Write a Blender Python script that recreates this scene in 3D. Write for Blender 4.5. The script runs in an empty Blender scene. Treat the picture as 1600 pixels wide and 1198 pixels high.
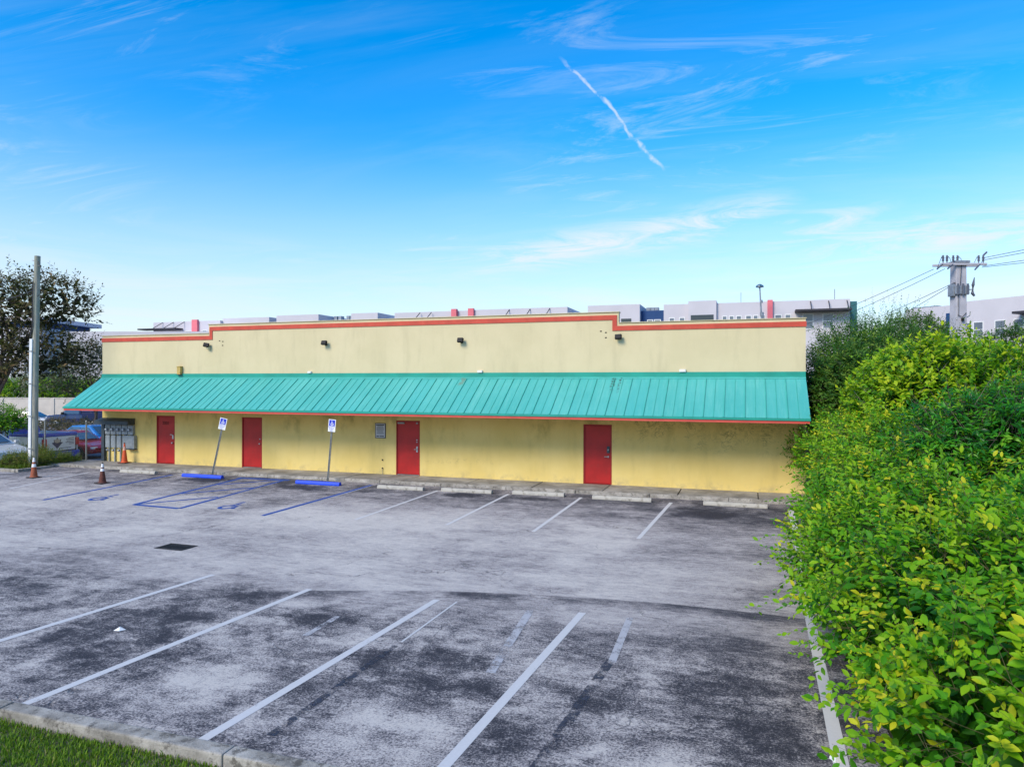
import bpy, bmesh, math, random
import numpy as np
from mathutils import Vector, Matrix
R_ = math.radians
rng = np.random.default_rng(7)
random.seed(7)
scene = bpy.context.scene
COL = scene.collection

# ------------------------------------------------------------------ camera
CAM_POS = Vector((0.0, -24.8461, 3.5942))
cam_d = bpy.data.cameras.new("camera")
cam_d.sensor_fit = 'HORIZONTAL'
cam_d.sensor_width = 36.0
cam_d.lens = 36.0 * 1102.03 / 1600.0
cam_d.clip_start = 0.1
cam_d.clip_end = 3000
cam = bpy.data.objects.new("camera", cam_d)
COL.objects.link(cam)
cam.location = CAM_POS
fwd = Vector((-0.3175086, 0.9482553, -0.00034217)).normalized()
rgt = Vector((0.94825391, 0.31750871, 0.00165867)).normalized()
upv = rgt.cross(fwd).normalized()
cam.rotation_euler = Matrix((rgt, upv, -fwd)).transposed().to_euler()
scene.camera = cam

# ------------------------------------------------------------------ world, sun, exposure
SUN_EL, SUN_AZ = 38.0, 205.0           # azimuth clockwise from +Y: behind the camera, a little to the left
sun_vec = Vector((math.sin(R_(SUN_AZ)) * math.cos(R_(SUN_EL)), math.cos(R_(SUN_AZ)) * math.cos(R_(SUN_EL)), math.sin(R_(SUN_EL))))
world = bpy.data.worlds.new("World")
scene.world = world
world.use_nodes = True
wn, wl = world.node_tree.nodes, world.node_tree.links
wn.clear()


class NT:
    """small helper to write node trees"""
    def __init__(s, tree): s.t = tree; s.n = tree.nodes; s.l = tree.links
    def new(s, kind, **kw):
        nd = s.n.new(kind)
        for k, v in kw.items(): setattr(nd, k, v)
        return nd
    def put(s, sock, v):
        if hasattr(v, 'is_output') or isinstance(v, bpy.types.NodeSocket): s.l.new(v, sock)
        elif v is not None: sock.default_value = v
    def math(s, op, a, b=None, c=None, clamp=False):
        nd = s.new('ShaderNodeMath', operation=op, use_clamp=clamp)
        for i, v in enumerate((a, b, c)):
            if v is not None: s.put(nd.inputs[i], v)
        return nd.outputs[0]
    def vmath(s, op, a, b=None):
        nd = s.new('ShaderNodeVectorMath', operation=op)
        s.put(nd.inputs[0], a)
        if b is not None: s.put(nd.inputs[1], b)
        return nd.outputs['Value'] if op in ('DOT_PRODUCT', 'LENGTH', 'DISTANCE') else nd.outputs[0]
    def noise(s, vec, scale, detail=4, rough=.55, dist=0.0, out='Fac'):
        nd = s.new('ShaderNodeTexNoise')
        s.put(nd.inputs['Vector'], vec); nd.inputs['Scale'].default_value = scale
        nd.inputs['Detail'].default_value = detail; nd.inputs['Roughness'].default_value = rough
        nd.inputs['Distortion'].default_value = dist
        return nd.outputs[out]
    def mapping(s, vec, loc=(0, 0, 0), rot=(0, 0, 0), scale=(1, 1, 1)):
        nd = s.new('ShaderNodeMapping')
        s.put(nd.inputs['Vector'], vec); nd.inputs['Location'].default_value = loc
        nd.inputs['Rotation'].default_value = rot; nd.inputs['Scale'].default_value = scale
        return nd.outputs[0]
    def ramp(s, fac, stops, interp='LINEAR'):
        nd = s.new('ShaderNodeValToRGB'); cr = nd.color_ramp; cr.interpolation = interp
        while len(cr.elements) < len(stops): cr.elements.new(0.5)
        for e, (p, c) in zip(cr.elements, stops):
            e.position = p; e.color = (c, c, c, 1) if isinstance(c, (int, float)) else (*c[:3], 1)
        s.put(nd.inputs[0], fac)
        return nd.outputs[0]
    def range(s, v, a, b, c=0.0, d=1.0, smooth=True):
        nd = s.new('ShaderNodeMapRange'); nd.interpolation_type = 'SMOOTHSTEP' if smooth else 'LINEAR'
        for i, x in enumerate((v, a, b, c, d)): s.put(nd.inputs[i], x)
        return nd.outputs[0]
    def mix(s, fac, a, b, blend='MIX'):
        nd = s.new('ShaderNodeMix', data_type='RGBA', blend_type=blend)
        s.put(nd.inputs[0], fac)
        for i, v in ((6, a), (7, b)):
            s.put(nd.inputs[i], (*v, 1) if isinstance(v, tuple) and len(v) == 3 else v)
        return nd.outputs[2]
    def sep(s, v):
        nd = s.new('ShaderNodeSeparateXYZ'); s.put(nd.inputs[0], v); return nd.outputs
    def comb(s, x, y, z):
        nd = s.new('ShaderNodeCombineXYZ')
        for i, v in enumerate((x, y, z)): s.put(nd.inputs[i], v)
        return nd.outputs[0]


W = NT(world.node_tree)
sky = W.new('ShaderNodeTexSky', sky_type='NISHITA')
sky.sun_disc = False
sky.sun_elevation = R_(SUN_EL)
sky.sun_rotation = R_(SUN_AZ)
sky.altitude = 0; sky.air_density = 1.0; sky.dust_density = 0.35; sky.ozone_density = 2.5
hs = W.new('ShaderNodeHueSaturation'); hs.inputs['Saturation'].default_value = 1.50; hs.inputs['Value'].default_value = 1.08
hs.inputs['Hue'].default_value = 0.501
wl.new(sky.outputs[0], hs.inputs['Color'])
dirv = W.new('ShaderNodeTexCoord').outputs['Generated']
dx, dy, dz = W.sep(dirv)
dzp = W.math('ADD', W.math('MAXIMUM', dz, 0.0), 0.10)
pl = W.comb(W.math('DIVIDE', dx, dzp), W.math('DIVIDE', dy, dzp), 0.0)       # the cloud layer seen as a plane overhead
st = W.mapping(pl, rot=(0, 0, R_(-28)), scale=(0.55, 1.7, 1))
n1 = W.noise(st, 1.15, 9, .62, .9)
n2 = W.noise(W.mapping(pl, loc=(3.1, 1.7, 0), rot=(0, 0, R_(-14)), scale=(0.2, .75, 1)), 1.0, 4, .5, .4)
streak = W.math('MULTIPLY', W.range(n1, .40, .74), W.range(n2, .36, .62))
# the brighter cirrus band low over the roofs
el = W.math('ARCSINE', dz)
az = W.math('ARCTAN2', dx, dy)
def cirrus(c0, slope, half, a0, a1, b0, b1):
    d = W.math('ABSOLUTE', W.math('SUBTRACT', el, W.math('ADD', W.math('MULTIPLY', az, slope), c0)))
    return W.math('MULTIPLY', W.range(d, half, 0.0), W.math('MULTIPLY', W.range(az, a0, a1), W.range(az, b0, b1)))
band = W.math('MAXIMUM', cirrus(.222, .14, .040, -.52, -.25, .09, -.02), cirrus(.170, .03, .042, -.06, .12, .9, .5))
band = W.math('MAXIMUM', band, cirrus(.195, .10, .030, -.02, .06, .20, .10))
bs = W.noise(W.mapping(W.comb(az, el, 0), rot=(0, 0, R_(-11)), scale=(3.2, 20, 1)), 1.9, 12, .68, 1.1)
band = W.math('MULTIPLY', band, W.range(bs, .36, .66))
low = W.range(el, .24, .05)
ls = W.noise(W.mapping(W.comb(az, el, 0), loc=(4, 2, 0), rot=(0, 0, R_(-4)), scale=(2.2, 22, 1)), 1.5, 7, .6, .6)
lowc = W.math('MULTIPLY', low, W.range(ls, .35, .75))
# contrail: a great circle segment
ca, cb = Vector((-0.2374, 0.875, 0.4219)).normalized(), Vector((-0.1045, 0.9534, 0.2832)).normalized()
cn = ca.cross(cb).normalized(); ct = cn.cross(ca).normalized(); clen = math.atan2(cb.dot(ct), cb.dot(ca))
wob = W.math('MULTIPLY', W.math('SUBTRACT', W.noise(dirv, 26, 3, .6), .5), 0.017)
wob2 = W.math('MULTIPLY', W.math('SUBTRACT', W.noise(dirv, 8, 1, .5), .5), 0.022)
cdist = W.math('ABSOLUTE', W.math('ADD', W.math('ADD', W.vmath('DOT_PRODUCT', dirv, tuple(cn)), wob), wob2))
calong = W.math('DIVIDE', W.math('ARCTAN2', W.vmath('DOT_PRODUCT', dirv, tuple(ct)), W.vmath('DOT_PRODUCT', dirv, tuple(ca))), clen)
cwid = W.math('ADD', 0.0017, W.math('MULTIPLY', W.noise(dirv, 40, 2), 0.0040))
trail = W.math('MULTIPLY', W.range(W.math('DIVIDE', cdist, cwid), 1.0, 0.1), W.math('MULTIPLY', W.range(calong, 0.0, 0.22), W.range(calong, 1.02, .9)))
trail = W.math('MULTIPLY', trail, W.range(W.noise(dirv, 34, 4, .7), .30, .55))
fw = W.noise(W.mapping(pl, loc=(7.3, 2.2, 0), rot=(0, 0, R_(-34)), scale=(.9, 2.9, 1)), 1.5, 13, .70, 1.3)
fw = W.math('MULTIPLY', W.range(fw, .46, .72), W.range(W.noise(W.mapping(pl, loc=(1.3, 5.2, 0)), .75, 3, .5), .42, .62))
cl = W.math('MAXIMUM', W.math('MULTIPLY', streak, 0.14), W.math('MULTIPLY', fw, 0.34))
cl = W.math('MAXIMUM', cl, W.math('MULTIPLY', band, 0.95))
cl = W.math('MAXIMUM', cl, W.math('MULTIPLY', lowc, 0.75))
cl = W.math('MAXIMUM', cl, W.math('MULTIPLY', trail, 0.60), clamp=True)
haze_h = W.range(el, 0.36, 0.0, 0.0, 0.80)
skyc = W.mix(haze_h, hs.outputs[0], (2.95, 3.28, 3.62))
fin = W.mix(cl, skyc, (3.5, 3.75, 3.95))
bg = W.new('ShaderNodeBackground'); bg.inputs['Strength'].default_value = 0.10
wl.new(fin, bg.inputs['Color'])
wo = W.new('ShaderNodeOutputWorld'); wl.new(bg.outputs[0], wo.inputs['Surface'])

sun_d = bpy.data.lights.new("sun", 'SUN')
sun_d.energy = 1.5; sun_d.angle = R_(24); sun_d.color = (1.0, 0.90, 0.74)
sun = bpy.data.objects.new("sun", sun_d); COL.objects.link(sun)
sun.rotation_euler = sun_vec.to_track_quat('Z', 'Y').to_euler()
sun.location = (0, -20, 30)
vs = scene.view_settings
vs.view_transform = 'Standard'; vs.look = 'None'; vs.exposure = 1.30; vs.gamma = 1.0
vs.use_curve_mapping = False
scene.cycles.max_bounces = 6; scene.cycles.transparent_max_bounces = 12

# ------------------------------------------------------------------ helpers
def link(name, data, parent=None):
    o = bpy.data.objects.new(name, data); COL.objects.link(o)
    if parent is not None: o.parent = parent
    return o

def empty(name, loc, label=None, cat=None, group=None, rz=0.0):
    o = link(name, None); o.location = loc; o.rotation_euler = (0, 0, rz); o.empty_display_size = .2
    return tag(o, label, cat, group)

def tag(o, label=None, cat=None, group=None, kind=None):
    if label: o['label'] = label
    if cat: o['category'] = cat
    if group: o['group'] = group
    if kind: o['kind'] = kind
    return o

def copy_tree(o, parent=None):
    c = o.copy(); COL.objects.link(c)
    c.parent = parent
    for ch in o.children: copy_tree(ch, c)
    return c


class MB:
    """collects simple solids into one mesh"""
    def __init__(s): s.v = []; s.f = []
    def add(s, vs_, fs):
        b = len(s.v); s.v += [tuple(p) for p in vs_]; s.f += [tuple(b + i for i in f) for f in fs]; return s
    def box(s, x0, x1, y0, y1, z0, z1, M=None):
        p = [(x, y, z) for z in (z0, z1) for y in (y0, y1) for x in (x0, x1)]
        if M is not None: p = [M @ Vector(q) for q in p]
        return s.add(p, [(0, 2, 3, 1), (4, 5, 7, 6), (0, 1, 5, 4), (2, 6, 7, 3), (0, 4, 6, 2), (1, 3, 7, 5)])
    def tube(s, pts, rad, n=8, caps=True):
        pts = [Vector(p) for p in pts]; k = len(pts)
        rad = [rad] * k if isinstance(rad, (int, float)) else list(rad)
        vs_, fs = [], []; ref = None
        for i, p in enumerate(pts):
            d = (pts[min(i + 1, k - 1)] - pts[max(i - 1, 0)]).normalized()
            if ref is None: ref = Vector((0, 0, 1)) if abs(d.z) < .9 else Vector((1, 0, 0))
            a = d.cross(ref).normalized(); b = d.cross(a).normalized(); ref = -b if False else ref
            for j in range(n):
                t = 2 * math.pi * j / n
                vs_.append(p + (a * math.cos(t) + b * math.sin(t)) * rad[i])
        for i in range(k - 1):
            for j in range(n):
                fs.append((i * n + j, i * n + (j + 1) % n, (i + 1) * n + (j + 1) % n, (i + 1) * n + j))
        if caps:
            fs.append(tuple(range(n - 1, -1, -1))); fs.append(tuple(range((k - 1) * n, k * n)))
        return s.add(vs_, fs)
    def lathe(s, prof, n=16, c=(0, 0, 0)):
        vs_, fs = [], []
        for r, z in prof:
            for j in range(n):
                t = 2 * math.pi * j / n; vs_.append((c[0] + r * math.cos(t), c[1] + r * math.sin(t), c[2] + z))
        for i in range(len(prof) - 1):
            for j in range(n):
                fs.append((i * n + j, i * n + (j + 1) % n, (i + 1) * n + (j + 1) % n, (i + 1) * n + j))
        fs.append(tuple(range(n - 1, -1, -1))); fs.append(tuple(range((len(prof) - 1) * n, len(prof) * n)))
        return s.add(vs_, fs)
    def prism(s, poly, axis, a, b):
        """poly: 2D outline extruded along axis ('x','y','z') from a to b"""
        def P(q, t): return {'x': (t, q[0], q[1]), 'y': (q[0], t, q[1]), 'z': (q[0], q[1], t)}[axis]
        n = len(poly)
        vs_ = [P(q, a) for q in poly] + [P(q, b) for q in poly]
        fs = [tuple(range(n)), tuple(range(2 * n - 1, n - 1, -1))] + [(i, i + n, (i + 1) % n + n, (i + 1) % n) for i in range(n)]
        return s.add(vs_, fs)
    def loft(s, rings, caps=True):
        n = len(rings[0]); vs_ = [p for r in rings for p in r]; fs = []
        for i in range(len(rings) - 1):
            for j in range(n):
                fs.append((i * n + j, i * n + (j + 1) % n, (i + 1) * n + (j + 1) % n, (i + 1) * n + j))
        if caps: fs.append(tuple(range(n - 1, -1, -1))); fs.append(tuple(range((len(rings) - 1) * n, len(rings) * n)))
        return s.add(vs_, fs)
    def mesh(s, name, mat=None, bevel=0.0, seg=2, smooth=False):
        bm = bmesh.new()
        bv = [bm.verts.new(p) for p in s.v]
        for f in s.f:
            try: bm.faces.new([bv[i] for i in f])
            except ValueError: pass
        bmesh.ops.recalc_face_normals(bm, faces=bm.faces)
        if bevel > 0:
            eds = [e for e in bm.edges if len(e.link_faces) == 2 and e.calc_face_angle(0) > R_(25)]
            bmesh.ops.bevel(bm, geom=eds, offset=bevel, segments=seg, affect='EDGES', profile=.6)
        me = bpy.data.meshes.new(name); bm.to_mesh(me); bm.free()
        if mat: me.materials.append(mat)
        if smooth: me.polygons.foreach_set('use_smooth', [True] * len(me.polygons))
        return me
    def build(s, name, mat, parent=None, bevel=0.0, seg=2, smooth=False):
        return link(name, s.mesh(name, mat, bevel, seg, smooth), parent)


def np_mesh(name, V, F, mat, smooth=False, attr=None):
    """V (n,3), F (m,k) all the same k"""
    me = bpy.data.meshes.new(name); m, k = F.shape
    me.vertices.add(len(V)); me.vertices.foreach_set('co', np.ascontiguousarray(V, np.float32).ravel())
    me.loops.add(m * k); me.loops.foreach_set('vertex_index', np.ascontiguousarray(F, np.int32).ravel())
    me.polygons.add(m); me.polygons.foreach_set('loop_start', np.arange(0, m * k, k, dtype=np.int32))
    me.polygons.foreach_set('loop_total', np.full(m, k, np.int32))
    if smooth: me.polygons.foreach_set('use_smooth', np.ones(m, bool))
    me.update(calc_edges=True)
    if attr is not None:
        a = me.attributes.new('tint', 'FLOAT', 'FACE'); a.data.foreach_set('value', np.ascontiguousarray(attr, np.float32))
    me.materials.append(mat)
    return me

# ------------------------------------------------------------------ materials
def mat_base(name):
    m = bpy.data.materials.new(name); m.use_nodes = True
    N = NT(m.node_tree); b = m.node_tree.nodes['Principled BSDF']
    return m, N, b

def simple(name, col, rough=.6, metal=0.0, var=.10, scale=6.0, bump=0.0, bscale=60.0, spec=.4, dirt=None, coat=0.0):
    m, N, b = mat_base(name)
    co = N.new('ShaderNodeTexCoord').outputs['Object']
    n = N.noise(co, scale, 5, .6)
    lo = tuple(max(0, c * (1 - var)) for c in col); hi = tuple(min(1, c * (1 + var)) for c in col)
    c = N.mix(N.range(n, .3, .7), lo, hi)
    if dirt:
        dn = N.noise(co, dirt[1], 6, .65)
        c = N.mix(N.math('MULTIPLY', N.range(dn, dirt[2], dirt[2] + .18), dirt[3]), c, dirt[0])
    N.put(b.inputs['Base Color'], c)
    b.inputs['Roughness'].default_value = rough; b.inputs['Metallic'].default_value = metal
    b.inputs['Specular IOR Level'].default_value = spec; b.inputs['Coat Weight'].default_value = coat
    if bump > 0:
        bp = N.new('ShaderNodeBump'); bp.inputs['Strength'].default_value = bump; bp.inputs['Distance'].default_value = .01
        N.put(bp.inputs['Height'], N.noise(co, bscale, 4, .6)); N.put(b.inputs['Normal'], bp.outputs[0])
    return m

def stucco(name, lo, hi, stain=None, stain_k=.3, dirty=False):
    m, N, b = mat_base(name)
    co = N.new('ShaderNodeTexCoord').outputs['Object']
    x, y, z = N.sep(co)
    n = N.noise(co, .55, 6, .6); n2 = N.noise(N.mapping(co, scale=(1.2, 1, .25)), 1.6, 6, .65)
    c = N.mix(N.range(n, .3, .7), lo, hi)
    c = N.mix(N.math('MULTIPLY', N.range(n2, .48, .76), .34), c, tuple(k * .72 for k in lo))
    fine = N.noise(co, 22, 5, .7)
    c = N.mix(N.math('MULTIPLY', N.range(fine, .56, .75), .10), c, tuple(k * .6 for k in lo))
    if dirty:
        # mildew blotches with worm-like outlines on the right end, scuffs and splash marks low down
        wv = N.noise(N.mapping(co, scale=(1, 1, 1.5)), 2.6, 7, .72, 1.6)
        edge = N.range(N.math('ABSOLUTE', N.math('SUBTRACT', wv, .5)), .035, .0)
        reg = N.math('MULTIPLY', N.range(x, -5.4, -3.6), N.math('MULTIPLY', N.range(x, 1.9, .6), N.math('MULTIPLY', N.range(z, 1.0, 1.7), N.range(N.noise(co, 1.1, 3), .42, .6))))
        c = N.mix(N.math('MULTIPLY', N.math('MULTIPLY', edge, reg), .75), c, (.16, .135, .045))
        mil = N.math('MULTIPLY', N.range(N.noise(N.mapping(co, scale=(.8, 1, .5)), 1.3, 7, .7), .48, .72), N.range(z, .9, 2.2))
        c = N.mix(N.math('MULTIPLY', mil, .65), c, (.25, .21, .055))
        spl = N.math('MULTIPLY', N.range(z, .38, .0), N.range(N.noise(co, 2.2, 6, .7), .42, .7))
        c = N.mix(N.math('MULTIPLY', spl, .5), c, (.26, .23, .15))
        sc_ = N.math('MULTIPLY', N.range(N.math('ABSOLUTE', N.math('SUBTRACT', z, .62)), .16, .02), N.math('MULTIPLY', N.range(x, -12.2, -11.6), N.range(x, -8.0, -11.2)))
        c = N.mix(N.math('MULTIPLY', N.math('MULTIPLY', sc_, N.range(N.noise(co, 5, 6, .75), .5, .68)), .6), c, (.25, .2, .08))
    else:
        # run-off marks below the parapet
        dr = N.noise(N.mapping(co, scale=(2.6, 1, .10)), 1.5, 5, .7)
        c = N.mix(N.math('MULTIPLY', N.math('MULTIPLY', N.range(dr, .56, .8), N.range(z, 4.2, 5.9)), .35), c, tuple(k * .62 for k in lo))
    N.put(b.inputs['Base Color'], c); b.inputs['Roughness'].default_value = .88; b.inputs['Specular IOR Level'].default_value = .2
    bp = N.new('ShaderNodeBump'); bp.inputs['Strength'].default_value = .35; bp.inputs['Distance'].default_value = .012
    h = N.math('ADD', N.noise(co, 34, 5, .65), N.math('MULTIPLY', N.noise(co, 5, 4), .6))
    N.put(bp.inputs['Height'], h); N.put(b.inputs['Normal'], bp.outputs[0])
    return m

M = {}
M['upper'] = stucco('cream_stucco', (.60, .51, .305), (.66, .56, .345))
M['lower'] = stucco('yellow_stucco', (.74, .555, .18), (.81, .625, .23), dirty=True)
M['redband'] = simple('red_trim_paint', (.52, .065, .035), .6, var=.12, scale=2.5, dirt=((.62, .25, .17), 5, .60, .5))
M['coral'] = simple('red_fascia_paint', (.60, .085, .06), .5, var=.1, scale=2)
M['door'] = simple('red_door_paint', (.43, .014, .012), .42, var=.14, scale=1.6, dirt=((.30, .03, .02), 4.0, .56, .55), bump=.05, bscale=20)
M['doorframe'] = simple('red_frame_paint', (.33, .014, .012), .5)
M['steel'] = simple('dull_steel', (.42, .42, .43), .38, 1.0, var=.15)
M['black'] = simple('black_paint', (.012, .012, .013), .7, spec=.2)
M['white'] = simple('white_paint', (.78, .78, .76), .5, var=.04)
M['concrete_white'] = simple('chalky_concrete', (.44, .41, .35), .9, var=.18, scale=5, bump=.4, bscale=50, dirt=((.13, .11, .08), 5, .52, .75))
M['bluepaint'] = simple('bright_blue_paint', (.006, .06, .62), .55, var=.12, scale=6, dirt=((.02, .03, .16), 9, .60, .5))
M['galv'] = simple('galvanised_steel', (.30, .31, .30), .5, .7, var=.2, scale=9)
M['meter'] = simple('meter_grey', (.29, .32, .33), .6, .0, var=.14, scale=9, dirt=((.16, .16, .15), 8, .6, .5))
M['metercan'] = simple('dark_grey_metal', (.055, .072, .085), .55, .2, var=.2, scale=5)
M['cone_orange'] = simple('cone_orange', (.66, .10, .025), .6, var=.15, dirt=((.16, .05, .03), 7, .52, .6))
M['cone_dirty'] = simple('cone_grimy', (.12, .035, .022), .75, var=.3, scale=9, dirt=((.05, .025, .02), 8, .5, .8))
M['cone_rust'] = simple('cone_faded', (.33, .085, .035), .7, var=.25, scale=8, dirt=((.10, .05, .03), 8, .5, .7))
M['reflect'] = simple('reflective_white', (.80, .79, .78), .4, var=.06, dirt=((.40, .36, .3), 12, .62, .6))
M['rubber'] = simple('black_rubber', (.03, .027, .025), .8)
M['glass_dark'] = simple('dark_glass', (.03, .04, .05), .08, var=.1, spec=.7)
M['window'] = simple('window_glass', (.16, .19, .23), .12, var=.15, scale=.4, spec=.7)
M['bgwhite'] = simple('white_render', (.56, .53, .56), .85, var=.04, scale=.3)
M['bgpink'] = simple('coral_render', (.72, .17, .20), .8, var=.05, scale=.4)
M['bgblue'] = simple('navy_render', (.012, .055, .17), .7, var=.08, scale=.4)
M['bggreen'] = simple('teal_render', (.03, .13, .14), .7, var=.08)
M['bgroof'] = simple('dark_canopy', (.035, .032, .04), .6)
M['hvac'] = simple('grey_hvac', (.25, .28, .32), .6, .2, var=.25, scale=3)
M['pinkwall'] = simple('cream_boundary_wall', (.60, .53, .45), .9, var=.08, scale=1.2)
M['wood'] = None
M['bark'] = simple('bark', (.13, .10, .075), .95, var=.35, scale=12, bump=.6, bscale=30)
M['barkpale'] = simple('pale_bark', (.25, .22, .18), .95, var=.3, scale=12, bump=.5, bscale=30)
M['stem'] = simple('green_brown_stem', (.12, .11, .045), .8, var=.3, scale=9)
M['wire'] = simple('cable_black', (.03, .03, .035), .6)
M['insul'] = simple('grey_insulator', (.10, .11, .14), .35)

def mat_wood():
    m, N, b = mat_base('weathered_pole_wood')
    co = N.new('ShaderNodeTexCoord').outputs['Object']
    g = N.noise(N.mapping(co, scale=(14, 14, .9)), 2, 6, .65)
    c = N.mix(N.range(g, .3, .7), (.20, .19, .15), (.42, .40, .32))
    big = N.noise(co, .5, 3)
    c = N.mix(N.math('MULTIPLY', N.range(big, .4, .65), .6), c, (.20, .25, .19))
    N.put(b.inputs['Base Color'], c); b.inputs['Roughness'].default_value = .9
    bp = N.new('ShaderNodeBump'); bp.inputs['Strength'].default_value = .6; bp.inputs['Distance'].default_value = .01
    N.put(bp.inputs['Height'], g); N.put(b.inputs['Normal'], bp.outputs[0])
    return m
M['wood'] = mat_wood()

def mat_concrete_pole():
    return simple('spun_concrete', (.46, .44, .47), .9, var=.12, scale=1.3, bump=.3, bscale=25, dirt=((.28, .27, .27), 2.2, .55, .5))
M['cpole'] = mat_concrete_pole()

def mat_awning():
    m, N, b = mat_base('teal_roof_metal')
    co = N.new('ShaderNodeTexCoord').outputs['Object']
    x, y, z = N.sep(co)
    n = N.noise(co, .5, 5, .6); st_ = N.noise(N.mapping(co, scale=(6, .5, .5)), 1.5, 6, .65)
    c = N.mix(N.range(n, .3, .7), (.065, .385, .325), (.09, .44, .38))
    c = N.mix(N.math('MULTIPLY', N.range(st_, .45, .72), .6), c, (.14, .48, .41))
    info = N.new('ShaderNodeObjectInfo').outputs['Random']
    c = N.mix(N.math('MULTIPLY', info, .32), c, (.03, .36, .35))
    # two rusty / tarry streaks by the wall
    for (sx, w, k, colr) in ((-4.48, .10, .95, (.03, .03, .025)), (-4.25, .05, .9, (.03, .035, .03)), (-10.2, .16, .55, (.20, .12, .04))):
        d = N.math('ABSOLUTE', N.math('ADD', N.math('SUBTRACT', x, sx), N.math('MULTIPLY', N.math('SUBTRACT', N.noise(co, 5, 4, .7), .5), .2)))
        msk = N.math('MULTIPLY', N.range(d, w, w * .2), N.range(z, 3.15 if k > .6 else 3.45, 3.6))
        c = N.mix(N.math('MULTIPLY', N.math('MULTIPLY', msk, N.range(N.noise(co, 9, 5, .7), .38, .56)), k), c, colr)
    N.put(b.inputs['Base Color'], c); b.inputs['Roughness'].default_value = .48; b.inputs['Metallic'].default_value = 0.0
    b.inputs['Specular IOR Level'].default_value = .35
    return m
M['awning'] = mat_awning()
M['seam'] = simple('teal_seam', (.04, .36, .285), .5, var=.12, scale=2)
M['flash'] = simple('dark_teal_flashing', (.012, .29, .215), .5, var=.12, scale=1.2)

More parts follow.
